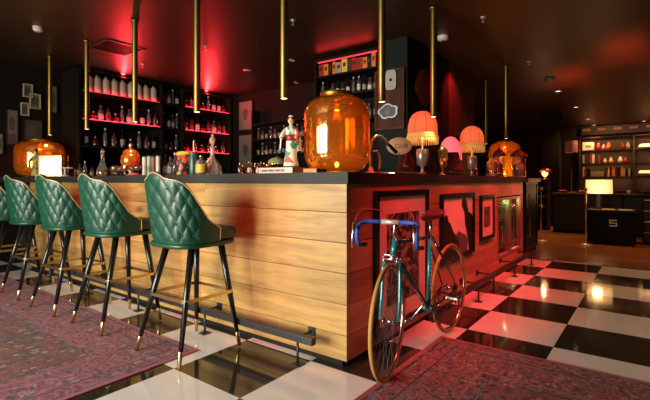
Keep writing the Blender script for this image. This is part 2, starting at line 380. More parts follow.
# foot rails
def foot_rail(a, c, posts, wallp, label, ln):
    o = thing('foot_rail', label, 'foot rail', a)
    d = Vector(c)-Vector(a); L_ = d.length; dr = d.normalized(); sd = Vector(wallp)
    b = MB(); w = .022
    if abs(dr.x) > .5: b.box(min(0, d.x), -w, .150, max(0, d.x), w, .194, .003)
    else: b.box(-w, min(0, d.y), .150, w, max(0, d.y), .194, .003)
    b.build('rail', M_['steel'], o)
    for s_ in posts:
        p = dr*s_
        MB().tube([p+Vector((0, 0, .006)), p+Vector((0, 0, .150))], .0085, 8).box(p.x-.035, p.y-.035, 0, p.x+.035, p.y+.035, .006).build('post', M_['steel'], o)
        q = p+sd
        b = MB().tube([p+sd*.2+Vector((0, 0, .172)), q+Vector((0, 0, .172))], .008, 8)
        if abs(sd.y) > .01: b.box(q.x-.027, q.y-.008, .145, q.x+.027, q.y, .20)
        else: b.box(q.x, q.y-.027, .145, q.x+.008, q.y+.027, .20)
        b.build('wall_bracket', M_['steel'], o)
    return o
foot_rail((.10, -.095, 0), (-4.75, -.095, 0), [.13, 1.06, 2.0, 2.95, 3.9, 4.7], (0, .143, 0), 'dark steel foot rail along the pale oak front of the bar', 0)
foot_rail((.42, 1.40, 0), (.42, 4.45, 0), [.1, .63, 1.13, 2.0, 2.9], (-.173, 0, 0), 'thin dark foot rail along the red-lit side of the bar', 0)

# ================================================================== RUGS
def rug(x0, y0, x1, y1, m, label):
    b = MB(); n = 40
    cx, cy = (x0+x1)/2, (y0+y1)/2
    b.box(x0-cx, y0-cy, 0.0005, x1-cx, y1-cy, .008, .002)
    return tag(b.build('persian_rug', m, None, (cx, cy, 0)), label, 'rug')
rug(-5.0, -2.7, -.71, -.335, rug_mat('faded_rug', 2.145, 1.1825, (.40, .085, .12), (.17, .075, .035), (.22, .06, .04), (.05, .035, .06)), 'faded pink and olive Persian rug under the green stools')
rug(.50, -2.0, 3.4, .92, rug_mat('red_rug', 1.45, 1.46, (.34, .05, .055), (.28, .045, .045), (.32, .07, .05), (.018, .015, .022), 1.1), 'dark red Persian rug in front of the bicycle at lower right')

# ================================================================== STOOLS
def top_z(a):
    d = abs(math.degrees(a))
    K = [(0, 1.203), (7, 1.192), (15, 1.168), (24, 1.158), (36, 1.150), (46, 1.132), (56, 1.088), (68, 1.0), (82, .90), (96, .835), (100, .83)]
    for (a0, z0), (a1, z1) in zip(K, K[1:]):
        if d <= a1: return z0+(z1-z0)*(d-a0)/(a1-a0)
    return .83
def shell_pt(a, z, off=0):
    f = (z-.745)/.45
    rx = .224+.040*f+off; ry = .228+.040*f+off
    sa, ca = math.sin(a), math.cos(a)
    e = 2/2.5
    return Vector((rx*math.copysign(abs(sa)**e, sa), -ry*math.copysign(abs(ca)**e, ca)-.02*f+.035, z))
def make_stool():
    o = thing('bar_stool', '', 'bar stool')
    A = R(97); NA, NZ = 110, 44
    P = []; pts = []; Q = []
    for j in range(NZ+1):
        row = []; q = []
        for i in range(NA+1):
            a = -A+2*A*i/NA; zt = top_z(a); z = .748+(zt-.748)*j/NZ
            s_ = a*.25/.086; u = (z-.80)/.150
            p, r_ = (s_+u), (s_-u)
            h = .012*(abs(math.sin(math.pi*p/1))*abs(math.sin(math.pi*r_/1)))**.34
            fade = min(1, max(0, (zt-z)/.035))*min(1, max(0, (z-.752)/.03))*min(1, max(0, (A-R(14)-abs(a))/.25))
            row.append(shell_pt(a, z, .012+(h-.004)*fade)); q.append(shell_pt(a, z, -.030))
        P.append(row); Q.append(q)
    b = MB().grid(P)
    for k in range(-7, 8):                              # buttons at the tuft crossings
        for l in range(0, 9):
            if (k+l) % 2: continue
            a = k*.5*.086/.25; z = .80+l*.5*.150
            if abs(a) < A-R(26) and z < top_z(a)-.035 and z > .77: b.sphere(shell_pt(a, z, .010), .0075, 8, 5)
    sh = b.build('backrest', M_['green'], o)
    b = MB().grid(Q)
    b.grid([[P[-1][i], (P[-1][i]+Q[-1][i])/2+Vector((0, 0, .008)), Q[-1][i]] for i in range(NA+1)])
    for i in (0, -1): b.grid([[P[j][i], Q[j][i]] for j in range(NZ+1)])
    b.build('backrest_lining', M_['green_d'], o)
    edge = [P[j][0] for j in range(0, NZ, 4)]+P[-1]+[P[j][-1] for j in range(NZ-1, -1, -4)]
    MB().tube([p+Vector((0, 0, .001)) for p in edge], .0042, 6).build('piping', M_['piping'], o)
    def sq(rx, ry, z, cy=0, n=40, e=.72):
        return [(rx*math.copysign(abs(math.cos(t))**e, math.cos(t)), cy+ry*math.copysign(abs(math.sin(t))**e, math.sin(t)), z) for t in [2*math.pi*k/n for k in range(n)]]
    b = MB(); prof = [(.185, .748), (.222, .752), (.232, .77), (.232, .80), (.224, .822), (.19, .834), (.10, .840), (.01, .841)]
    b.skin([[b.v(p) for p in sq(r_-.002, r_+.012, z, .055, 40, .55)] for r_, z in prof]); b.build('seat', M_['green_d'], o)
    b = MB(); prof = [(.20, .712), (.228, .716), (.236, .724), (.236, .740), (.228, .747), (.20, .7475)]
    b.skin([[b.v(p) for p in sq(r_, r_+.014, z, .035, 40, .62)] for r_, z in prof]); b.build('seat_base', M_['green'], o)
    F = .243; T = .150
    for sx in (-1, 1):
        for sy in (-1, 1):
            def lp(z): f = (.715-z)/.715; yt = .165 if sy > 0 else -.075; return Vector((sx*(.138+(F-.138)*f), yt+(sy*F-yt)*f, z))
            MB().tube([lp(.714), lp(.4), lp(.098)], [.0240, .0200, .0145], 10).build('leg', M_['black'], o)
            lg = [c for c in bpy.data.objects if c.parent == o and c.name.startswith('leg')][-1]
            MB().tube([lp(.1), lp(.098), lp(.003)], [.0150, .0157, .0115], 10).build('brass_ferrule', M_['brass'], lg)
    f = .138+(F-.138)*(.715-.385)/.715+.017; c = .035; z = .385; fy = .165+(F-.165)*.4615+.017; fr = .075+(F-.075)*.4615+.017
    P = []
    for (cx, cy, a0) in ((f-c, fy-c, 0), (-f+c, fy-c, 90), (-f+c, -fr+c, 180), (f-c, -fr+c, 270)):
        for k in range(5): a = R(a0+k*22.5); P.append((cx+c*math.cos(a), cy+c*math.sin(a), z))
    rings = []
    b = MB()
    for p in P:
        v = Vector((p[0], p[1], 0)); nrm = v.normalized()
        rings.append([b.v(Vector(p)+nrm*dx+Vector((0, 0, dz))) for dx, dz in ((0, -.011), (.009, -.011), (.009, .011), (0, .011))])
    b.skin(rings, True, False, False).build('footrest', M_['brass'], o)
    return o
SL = ['green tufted bar stool nearest the corner of the bar, rightmost of the row',
      'green tufted bar stool, second from the right in the row',
      'green tufted bar stool in the middle of the row of five',
      'green tufted bar stool second from the left, its backrest beside the left edge lamp',
      'green tufted bar stool cut off by the left edge of the photo']
st = make_stool()
for i, (x, y, rz) in enumerate([(-.785, -.362, 0), (-1.735, -.375, 0), (-2.52, -.40, 1), (-3.32, -.40, -1), (-4.10, -.41, 0)]):
    s_ = st if i == 0 else copy_tree(st)
    s_.location = (x, y, .008 if x > -5 and y-.25 < -.335 else 0); s_.rotation_euler = (0, 0, R(rz))
    s_['label'] = SL[i]; s_['group'] = 'green bar stools along the bar'

# ================================================================== BICYCLE (authored in its own frame: y forward = -Y)
def make_bike():
    o = thing('bicycle', 'teal racing bicycle with blue drop handlebars leaning by the red-lit bar side', 'bicycle', (.515, 0, .0105), 0)
    WR = .332
    def wheel(name, par, c, ang):
        w = bpy.data.objects.new(name, None); COL.objects.link(w); w.parent = par; w.location = c; w.rotation_euler = (0, 0, ang)
        n = 56
        MB().tube([(0, math.cos(2*math.pi*k/n)*(WR-.011), math.sin(2*math.pi*k/n)*(WR-.011)) for k in range(n)], .0125, 8, True, up=(1, 0, 0)).build('tyre', M_['tyre'], w)
        MB().tube([(0, math.cos(2*math.pi*k/n)*(WR-.027), math.sin(2*math.pi*k/n)*(WR-.027)) for k in range(n)], .0085, 6, True, up=(1, 0, 0)).build('rim', M_['chrome'], w)
        MB().tube([(-.05, 0, 0), (-.032, 0, 0), (-.031, 0, 0), (-.025, 0, 0), (-.024, 0, 0), (.024, 0, 0), (.025, 0, 0), (.031, 0, 0), (.032, 0, 0), (.05, 0, 0)], [.007, .007, .021, .021, .011, .011, .021, .021, .007, .007], 10).build('hub', M_['chrome'], w)
        b = MB()
        for k in range(32):
            a = 2*math.pi*k/32; a2 = a+(.9 if (k//2) % 2 else -.9); sx = .028 if k % 2 else -.028
            b.tube([(sx, .019*math.cos(a2), .019*math.sin(a2)), (0, (WR-.034)*math.cos(a), (WR-.034)*math.sin(a))], .0008, 3, caps=False)
        b.build('spokes', M_['steelgrey'], w)
        return w
    FA = Vector((0, .06, WR)); RA = Vector((0, 1.05, WR)); BB = Vector((0, .65, .268))
    SCl = Vector((0, .685, .765)); HT = Vector((0, .172, .805)); HB = Vector((0, .138, .685)); SD = Vector((0, .690, .885))
    wheel('rear_wheel', o, RA, 0)
    MB().tube([HT+Vector((0, .004, 0)), HB], .019, 12).build('head_tube', M_['teal'], o)
    b = MB().tube([BB, SCl], .0155, 12)
    b.tube([BB+Vector((-.035, 0, 0)), BB+Vector((.035, 0, 0))], .021, 12).build('seat_tube', M_['teal'], o)
    b = MB().tube([HT+Vector((0, .012, -.03)), SCl+Vector((0, 0, -.01))], .0135, 10).tube([HB+Vector((0, .012, .03)), BB], .0155, 10)
    for s_ in (-1, 1):
        b.tube([SCl+Vector((s_*.018, 0, -.01)), RA+Vector((s_*.06, 0, .01))], [.009, .006], 8)
        b.tube([BB+Vector((s_*.02, .02, 0)), RA+Vector((s_*.06, -.02, 0))], [.011, .008], 8)
    b.build('frame_tubes', M_['teal_d'], o)
    b = MB()                                              # pale lettering blocks down the seat tube
    for k in range(9):
        p = BB.lerp(SCl, .28+k*.06); b.box(.0150, p.y-.006, p.z-.010, .0165, p.y+.006, p.z+.008)
    b.build('lettering', M_['white'], o)
    MB().tube([SCl, SD+Vector((0, 0, -.015))], .0125, 10).build('seat_post', M_['chrome'], o)
    # saddle: outline swept
    b = MB(); rings = []
    for k in range(13):
        f = k/12; y = .54+.265*f; w = .018+.058*max(0, (f-.25)/.75)**1.4+.004; w *= {0: .35, 12: .6}.get(k, 1); hs = .25 if k == 0 else 1
        zc = .905+.012*(2*f-1)**2+(.018*max(0, f-.7)/.3)
        rings.append([b.v((w*math.cos(a), y, zc+hs*(.013 if math.sin(a) > 0 else .036)*math.sin(a))) for a in [2*math.pi*j/12 for j in range(12)]])
    b.skin(rings).build('saddle', M_['red_saddle'], o)
    # steering group, turned towards the room
    ax = HT; an = R(12)
    g = bpy.data.objects.new('steering', None); COL.objects.link(g); g.parent = o; g.location = (0, .135, 0); g.rotation_euler = (0, 0, an)
    oy = -.135
    wheel('front_wheel', g, (0, FA.y+oy, FA.z), 0)
    b = MB()
    for s_ in (-1, 1):
        b.tube([(s_*.045, .130+oy, .682), (s_*.052, .120+oy, .615), (s_*.055, .098+oy, .45), (s_*.055, .06+oy, .336)], [.012, .0125, .010, .007], 8)
    b.build('fork', M_['teal'], g)
    MB().tube([(-.052, .133+oy, .680), (.052, .133+oy, .680)], .0125, 8).tube([(0, .136+oy, .680), (0, .143+oy, .70)], .02, 10).build('fork_crown', M_['chrome'], g)
    MB().tube([(-.048, .095+oy, .702), (-.03, .085+oy, .715), (0, .09+oy, .71), (.03, .085+oy, .715), (.048, .095+oy, .702)], .006, 6).tube([(-.048, .095+oy, .702), (-.03, .09+oy, .655)], .006, 6).tube([(.048, .095+oy, .702), (.03, .09+oy, .655)], .006, 6).build('brake_caliper', M_['chrome'], g)
    MB().tube([(0, .172+oy, .80), (0, .190+oy, .885), (0, .183+oy, .902), (0, .10+oy, .905)], .0125, 10).build('stem', M_['chrome'], g)
    yb = .10+oy; zb = .905
    MB().tube([(-.055, yb, zb), (.055, yb, zb)], .0155, 12).build('bar_clamp', M_['satin'], g)
    for s_ in (-1, 1):
        P = [(s_*.05, yb, zb), (s_*.125, yb, zb), (s_*.158, yb-.012, zb-.004), (s_*.172, yb-.05, zb-.014), (s_*.175, yb-.085, zb-.035), (s_*.175, yb-.10, zb-.075), (s_*.175, yb-.085, zb-.115), (s_*.175, yb-.05, zb-.138)]
        MB().tube(P, .0128, 10).build('handlebar_tape', M_['blue'], g)
        MB().tube([P[-1], (s_*.175, yb+.06, zb-.15)], .012, 10).build('bar_end', M_['rubber'], g)
        MB().tube([(s_*.175, yb-.10, zb-.03), (s_*.175, yb-.138, zb-.006), (s_*.175, yb-.150, zb-.03), (s_*.177, yb-.162, zb-.075), (s_*.180, yb-.160, zb-.14)], [.012, .014, .009, .0055, .005], 8).build('brake_lever', M_['chrome'], g)
        MB().tube([(s_*.175, yb-.13, zb-.01), (s_*.165, yb-.12, zb+.05), (s_*.12, yb-.09, zb+.085), (s_*.05, yb-.05, zb+.07), (0, yb-.01, zb+.01), (0, yb-.015, zb-.19)], .0023, 6).build('brake_cable', M_['red'], g)
    # drivetrain on the right (room side)
    c = bpy.data.objects.new('crankset', None); COL.objects.link(c); c.parent = o; c.location = BB
    b = MB(); n = 40
    b.tube([(.045, .088*math.cos(2*math.pi*k/n), .088*math.sin(2*math.pi*k/n)) for k in range(n)], .004, 4, True, up=(1, 0, 0))
    for k in range(5): b.tube([(.045, 0, 0), (.045, .086*math.cos(k*1.2566), .086*math.sin(k*1.2566))], .006, 6)
    b.build('chainring', M_['steel'], c)
    a = R(200)
    for s_ in (-1, 1):
        e = Vector((s_*.058, s_*.168*math.cos(R(20)), s_*.168*math.sin(R(20))))
        MB().tube([(s_*.03, 0, 0), (s_*.055, 0, 0), e], [.012, .011, .008], 8).build('crank_arm', M_['chrome'], c)
        MB().box(e.x+min(0, s_*.09)+s_*.012, e.y-.03, e.z-.010, e.x+max(0, s_*.09)+s_*.012, e.y+.03, e.z+.010, .004).build('pedal', M_['chrome'], c)
    b = MB().tube([BB+Vector((.045, 0, .088)), RA+Vector((.045, 0, .03))], .003, 4).tube([BB+Vector((.045, 0, -.088)), RA+Vector((.045, -.02, -.06))], .003, 4)
    b.build('chain', M_['steel'], o)
    MB().tube([RA+Vector((.036, 0, 0)), RA+Vector((.044, 0, 0)), RA+Vector((.052, 0, 0))], [.045, .035, .022], 16).box(.04, 1.035, .22, .05, 1.055, .33).build('rear_sprocket', M_['steel'], o)
    MB().tube([SCl+Vector((-.03, .03, -.06)), SCl+Vector((0, .045, -.05)), SCl+Vector((.03, .03, -.06)), SCl+Vector((.03, .06, -.13))], .006, 6).build('rear_brake', M_['chrome'], o)
    return o
make_bike()

# ================================================================== FRAMED PICTURES ON THE BAR SIDE
def art_mat(name, light, dark, sc=14, th=.5, seed=0):
    m = bpy.data.materials.new(name); t = NT(m)
    v = t.mapping((1, 1, 1), (seed, seed*.7, seed*.3)); n = t.noise(v, sc, 5, .7)
    t.L.new(t.ramp(n, [(th-.06, dark), (th+.06, light)]), t.b.inputs['Base Color']); t.b.inputs['Roughness'].default_value = .35; return m
def side_frame(y0, y1, z0, z1, fw, mw, label, art):
    o = thing('framed_picture', label, 'picture', (X1, (y0+y1)/2, z0)); w = (y1-y0)/2; h = z1-z0
    b = MB().box(.001, -w, 0, .028, -w+fw, h).box(.001, w-fw, 0, .028, w, h).box(.001, -w+fw, 0, .028, w-fw, fw).box(.001, -w+fw, h-fw, .028, w-fw, h)
    b.build('frame', M_['black'], o)
    MB().box(.001, -w+fw, fw, .012, w-fw, h-fw).build('mat_board', M_['paper'], o)
    p = fw+mw
    if mw: MB().box(.0125, -w+p, p, .0145, w-p, h-p).build('print', art, o)
    return o, w, h, p
DK = (.02, .012, .012)
side_frame(.365, 1.22, .10, 1.088, .042, .125, 'large black-framed dark print behind the bicycle handlebars', art_mat('etching', (.32, .24, .2), DK, 16, .54, 3))
side_frame(2.60, 3.09, .505, 1.0, .035, .10, 'small black-framed print between the photo of figures and the wine fridge', art_mat('small_print', (.25, .18, .15), DK, 40, .5, 9))
o, w, h, p = side_frame(1.503, 2.385, .42, 1.04, .04, 0, 'black-framed picture of dark silhouettes behind the bicycle saddle', None)
def sil(pts, y0=439.4):     # outlines in the picture's own 0..1 frame
    return [(.0125, -w+.04+a*(2*w-.08), .04+c*(h-.08)) for a, c in pts]
b = MB().prism(sil([(0, .38), (.04, .55), (.02, .62), (.08, .72), (.15, .70), (.17, .60), (.24, .56), (.30, .44), (.38, .36), (.52, .22), (.50, 0), (0, 0)]), (.0015, 0, 0))
b.prism(sil([(.62, .95), (.70, 1), (.78, .92), (.84, .72), (.96, .66), (1, .6), (1, 0), (.86, 0), (.80, .3), (.72, .5), (.70, .72), (.60, .85)]), (.0015, 0, 0))
b.build('silhouettes', mat('ink', (.015, .010, .010), .4), o)
b = MB().prism(sil([(.36, .30), (.5, .40), (.62, .34), (.74, .30), (.82, .18), (.80, 0), (.50, 0), (.40, .12)]), (.001, 0, 0))
b.build('rocks', mat('grey_ink', (.12, .09, .08), .4), o)

# wine fridge in the bar side
o = thing('wine_fridge', 'glass-fronted drinks fridge built into the far end of the red bar side', 'fridge', (X1, 3.87, .205))
b = MB().box(-.5, -.575, 0, -.48, .575, .74).box(-.48, -.575, 0, -.045, .575, .02).box(-.48, -.575, .72, -.045, .575, .74).box(-.48, -.575, .02, -.045, -.555, .72).box(-.48, .555, .02, -.045, .575, .72)
b.build('cabinet', M_['blk'], o)
for k, z in enumerate((.24, .47)): MB().box(-.46, -.55, z, -.06, .55, z+.012).build('shelf', M_['chrome'], o)
for s_ in (-1, 1):
    y0, y1 = (-.575, -.01) if s_ < 0 else (.01, .575)
    f = MB().box(-.04, y0, 0, .006, y0+.035, .74).box(-.04, y1-.035, 0, .006, y1, .74).box(-.04, y0+.035, 0, .006, y1-.035, .03).box(-.04, y0+.035, .71, .006, y1-.035, .74).build('door', M_['silver'], o)
    MB().box(-.03, y0+.035, .03, -.024, y1-.035, .71).build('pane', AMBCLR, f)
    yh = -.05 if s_ < 0 else .05
    MB().tube([(.006, yh, .10), (.035, yh, .10), (.035, yh, .64), (.006, yh, .64)], .008, 8).build('handle', M_['chrome'], f)
MB().box(-.3, -.5, .70, -.26, .5, .712).build('light_strip', mat('greenish_strip', (.5, .6, .3), .5, emit=(.55, .8, .25), es=5), o)
FRIDGE = True
point('fridge_light', (X1-.12, 3.6, .205+.66), 1.6, (.6, 1, .35), .03)
point('fridge_light', (X1-.12, 4.15, .205+.66), 1.2, (1, .8, .35), .03)

# ================================================================== BOTTLES
PROF = {
 'wine': [(.0, 0), (.036, 0), (.038, .01), (.038, .17), (.034, .195), (.016, .225), (.0135, .24), (.0135, .29)],
 'liquor': [(.0, 0), (.042, 0), (.044, .01), (.044, .14), (.038, .165), (.017, .185), (.015, .195), (.015, .235)],
 'squat': [(.0, 0), (.05, 0), (.054, .012), (.054, .085), (.046, .11), (.018, .13), (.016, .14), (.016, .175)],
 'tall': [(.0, 0), (.033, 0), (.035, .01), (.035, .20), (.03, .215), (.014, .24), (.0125, .26), (.0125, .30)],
 'crock': [(.0, 0), (.055, 0), (.058, .012), (.058, .205), (.05, .225), (.022, .238), (.02, .245), (.02, .262)]}
CAPH = {'wine': .03, 'liquor': .025, 'squat': .03, 'tall': .03, 'crock': .022}
PROTO = {}
def bottle(kind, glass, capm, labm, loc, label, cat='bottle', group=None, sc=1.0):
    key = (kind, glass.name, capm.name, labm.name if labm else '')
    if key not in PROTO:
        o = thing(kind+'_bottle' if kind != 'crock' else 'stoneware_bottle', '', cat)
        p = PROF[kind]; MB().lathe(p, n=16).build('body', glass, o)
        r, z = p[-1]; MB().lathe([(r+.0025, z-CAPH[kind]*.5), (r+.003, z-CAPH[kind]*.45), (r+.003, z+CAPH[kind]*.5), (r*.6, z+CAPH[kind]*.55)], n=12).build('cap', capm, o)
        if labm:
            R0 = p[2][0]+.0006; h = p[3][1]
            MB().lathe([(R0, h*.25), (R0+.0004, h*.26), (R0+.0004, h*.80), (R0, h*.81)], n=16, caps=False).build('paper_label', labm, o)
        PROTO[key] = o; first = True
    else: o = copy_tree(PROTO[key])
    o.location = loc; o.scale = (sc, sc, sc); o.rotation_euler = (0, 0, rnd.random()*6)
    tag(o, label, cat, group); return o

for r_, z in enumerate((.02, .252, .482)):
    for i in range(9):
        kd = (('wine', mat('deep_green_glass', (.03, .10, .03), .15)), ('liquor', mat('deep_green_glass', 0)), ('squat', mat('brown_glass', (.12, .05, .015), .15)))[(i+r_) % 3]
        bottle(kd[0], kd[1], M_['gold'], M_['paper_d'] if i % 2 else None, (X1-.14, 3.36+i*.127, .205+z+.001), f'chilled bottle, {ORD[i]} from left, {["bottom", "middle", "top"][r_]} level of the bar-side fridge', group='bottles in the bar-side fridge', sc=.66)
# --- left wall shelving, faces the room (+x); shelves run along y
SH = thing('back_bar_shelving', 'tall black shelving with red-lit bottle shelves behind the bar on the left', 'shelving', (-5.62, 0, 0))
ZSH = (1.30, 1.72, 2.125, 2.565)
b = MB().box(-.30, .86, 0, -.27, 3.90, 2.93)
b.build('back_panel', M_['wall'], SH)
for y in (.86, 2.28, 2.72, 3.87):
    MB().box(-.27, y, 0, .32, y+.03, 2.93).build('upright', M_['wall'], SH)
for y0, y1 in ((.89, 2.28), (2.31, 2.72), (2.75, 3.87)):
    for z in ZSH+(2.925,):
        s_ = MB().box(-.269, y0, z-.03, .318, y1, z-.001).build('shelf_board', M_['wall'], SH)
        if (y0 < 1 and 2 < z < 2.8) or (y0 > 2.5 and 1.5 < z < 2.8):
            MB().box(.300, y0+.04, z-.0005, .314, y1-.04, z+.006).build('red_light_strip', M_['led2'] if z > 2.5 and y0 < 1 else M_['led'], s_)
            area('shelf_red_light', (-5.31, (y0+y1)/2, z+.02), (-5.5, (y0+y1)/2, z+.12), y1-y0-.1, .012, 0.7 if z > 2.5 and y0 < 1 else 3.4, (1, .04, .07), 170)
MB().box(-.26, .90, .0, .30, 2.27, .95).build('base_cabinet', M_['blk'], SH)
def shelf_row(kinds, y0, y1, z, n, where, jitter=.012, xx=-5.40, grp=None):
    for i in range(n):
        y = y0+(y1-y0)*(i+.5)/n; k = kinds[i % len(kinds)] if not callable(kinds) else kinds(i)
        kind, gl, cp, lb, desc, sc = k
        bottle(kind, gl, cp, lb, (xx+rnd.uniform(-jitter, jitter), y, z), f'{desc}, {ORD[i]} from left on {where}', group=grp, sc=sc)
W, BK, RD, GD = M_['white'], M_['blk'], M_['red'], M_['gold']
CRK = ('crock', mat('stoneware', (.42, .37, .28), .45), M_['steel'], None, 'white stoneware bottle', 1.12)
LQ = ('liquor', G_['clear'], RD, M_['paper_d'], 'clear spirit bottle', 1.05)
LQ2 = ('liquor', G_['rose'], BK, None, 'pinkish spirit bottle', 1)
WN = ('wine', G_['dark'], BK, M_['paper_d'], 'dark bottle with paper label', 1)
TL = ('tall', G_['clear'], W, None, 'slim clear bottle', .95)
SQ = ('squat', G_['redg'], GD, None, 'squat red bottle', .85)
AM = ('liquor', G_['amber'], BK, M_['paper_d'], 'amber spirit bottle', .95)
shelf_row([CRK], .97, 2.24, ZSH[3], 9, 'the top shelf, upper left', grp='white stoneware bottles')
shelf_row([LQ2, SQ, LQ, LQ2, SQ, TL, LQ, WN, WN, TL], .94, 2.26, ZSH[2], 11, 'shelf below the stoneware', grp='bottles under the stoneware shelf')
shelf_row([WN, SQ, TL, LQ2], .94, 2.26, ZSH[1], 9, 'third shelf, left bay', grp='bottles on the third shelf')
shelf_row([WN, LQ, TL], 2.34, 2.70, ZSH[3], 4, 'top shelf, narrow bay', grp='bottles in the narrow bay')
shelf_row([TL, WN, LQ], 2.34, 2.70, ZSH[2], 4, 'second shelf, narrow bay', grp='bottles in the narrow bay')
shelf_row([LQ, SQ, TL], 2.34, 2.70, ZSH[1], 3, 'third shelf, narrow bay', grp='bottles in the narrow bay')
shelf_row([SQ, LQ2, WN, SQ, TL, WN, WN], 2.78, 3.84, ZSH[3], 8, 'top shelf, right bay', grp='bottles in the right bay')
shelf_row([LQ2, LQ2, WN, SQ, LQ2, LQ], 2.78, 3.84, ZSH[2], 8, 'second shelf, right bay', grp='bottles in the right bay')
shelf_row([SQ, LQ2], 2.79, 3.83, ZSH[1], 6, 'third shelf, right bay', grp='bottles in the right bay')
for (y0, y1) in ((.9, 2.3), (2.75, 3.87)):
    area('shelf_red_light', (-5.34, (y0+y1)/2, 2.80), (-4.75, (y0+y1)/2, 2.95), .06, y1-y0, 36, RED, 150)

# --- central shelf block, faces -y
CB = thing('spirit_cabinet', 'dark open cabinet of old books and spirits behind the large amber lamp', 'cabinet', (-1.35, 2.7, 0))
b = MB().box(-.80, .03, 0, -.77, .42, 2.90).box(.24, .03, 0, .27, .42, 2.90).box(-.77, .40, 0, .24, .42, 2.90).box(-.77, .03, 2.87, .24, .40, 2.90)
b.build('carcass', M_['wall'], CB)
for z in (1.25, 1.6, 2.0, 2.36, 2.655):
    MB().box(-.77, .03, z-.025, .24, .399, z-.001).build('shelf_board', M_['wall'], CB)
MB().box(-.76, .06, 2.855, .23, .08, 2.869).build('red_light_strip', M_['led2'], CB)
MB().box(-.77, .005, 0, .24, .029, 1.2).build('door', M_['wall'], CB)
cols = [(M_['orange'], 'orange'), (RD, 'dark red'), (M_['yellow'], 'tan'), (M_['greenwall'], 'dark green'), (RD, 'red'), (M_['paper_d'], 'cream-fronted'), (M_['orange'], 'rust'), (M_['steel'], 'black')]
x = -2.10
for i in range(12):
    w_ = rnd.uniform(.05, .098); hh = rnd.uniform(.155, .20); m, cn_ = cols[(i*5+1) % 8]
    if x+w_ > -1.13: break
    o = thing('book', f'{cn_} old volume, {ORD[i]} from left on the shelf above the amber lamp', 'book', (x+w_/2, 2.86, 2.655), 0, 'old volumes above the amber lamp')
    MB().box(-w_/2+.001, -.09, 0, w_/2-.001, .09, hh, .004).build('cover', m, o)
    MB().box(-w_/4, -.0915, hh*.45, w_/4, -.0898, hh*.75).build('spine_label', M_['gold'], o)
    x += w_+.003
xs_ = [TL, WN, LQ, WN, AM, WN, TL]
for i in range(11):
    k = xs_[i % 7]; bottle(k[0], k[1], k[2], W if i % 2 else k[3], (-2.06+i*.088, 2.82, 2.36), f'{k[4]}, {ORD[i]} from left on shelf under the old volumes', group='bottles under the old volumes', sc=.72)
for i in range(9):
    k = xs_[(i+2) % 7]; bottle(k[0], k[1], k[2], k[3], (-2.04+i*.108, 2.82, 2.0), f'{k[4]}, {ORD[i]} from left, level with the amber lamp neck', group='bottles level with the lamp neck', sc=.8)
struct(MB().box(-1.075, 2.70, 0, -.661, 2.999, CE-.002).build('wall_bar_front', M_['greenwall']))
area('shelf_red_light', (-1.6, 2.66, 2.86), (-1.6, 2.5, 2.95), .9, .04, .8, RED, 150)

# walnut panel with two hung plaques
o = thing('walnut_board', 'reddish brown wooden board hung on the dark green wall behind the brass tubes', 'board', (-.875, 2.698, 1.80))
MB().box(-.225, -.03, 0, .195, 0, .76, .004).build('panel', WALNUT, o)
MB().box(-.225, -.045, 0, -.19, -.03, .76).box(.16, -.045, 0, .195, -.03, .76).box(-.19, -.045, 0, .16, -.03, .035).box(-.19, -.045, .725, .16, -.03, .76).build('rim', WALNUT, o)
o2 = thing('clock_plaque', 'pale rounded plaque with a small emblem on the walnut board', 'plaque', (-.86, 2.652, 2.42))
b = MB().prism([(.075*math.copysign(abs(math.cos(t))**.45, math.cos(t)), 0, .125*math.copysign(abs(math.sin(t))**.45, math.sin(t))) for t in [2*math.pi*k/32 for k in range(32)]], (0, -.012, 0))
b.build('plate', mat('mint_enamel', (.32, .34, .26), .5), o2); MB().sphere((0, -.013, .0), .02, sc=(1, .3, 1)).build('emblem', M_['greenwall'], o2)
o2 = thing('cloud_plaque', 'white-edged grey cloud-shaped plaque low on the walnut board', 'plaque', (-.90, 2.652, 2.03), 0)
def cloud(s_): return [((.125+.022*abs(math.sin(2.5*t)))*s_*math.cos(t), 0, (.075+.025*abs(math.sin(2.5*t+.6)))*s_*math.sin(t)) for t in [2*math.pi*k/48 for k in range(48)]]
MB().prism(cloud(1), (0, -.010, 0)).build('edge', mat('pale_blue_enamel', (.55, .62, .6), .4), o2)
b = MB(); b.T = Matrix.Translation((0, -.0102, 0)); b.prism(cloud(.82), (0, -.006, 0)).build('centre', mat('slate_enamel', (.06, .08, .09), .4), o2)
b = MB(); b.T = Matrix.Translation((0, -.0165, -.01)); b.prism([(.035*math.cos(t), 0, .05*math.sin(t)) for t in [k*.4 for k in range(15)]], (0, -.004, 0)).build('figure', M_['steelgrey'], o2)

# framed prints beyond the left shelving
for i, (z0, z1, lb, sd) in enumerate(((2.19, 2.80, 'upper pale framed portrait print on the dark wall right of the bottle shelves', 1), (1.40, 2.11, 'lower pale framed print on the dark wall right of the bottle shelves', 4))):
    o = thing('framed_print', lb, 'picture', (-4.90, 3.948, z0)); h = z1-z0
    MB().box(-.21, -.03, 0, .21, 0, h, .003).build('frame', M_['blk'], o)
    MB().box(-.19, -.034, .02, .19, -.0305, h-.02).build('paper', mat('grey_paper', (.14, .12, .09), .7), o)
    b = MB(); b.T = Matrix.Translation((0, -.0345, h*.55)); b.prism([(.07*math.cos(t)*(1+.2*math.sin(3*t)), 0, .12*math.sin(t)) for t in [k*2*math.pi/24 for k in range(24)]], (0, -.002, 0)).build('drawing', mat('soot', (.05, .04, .03), .7), o)
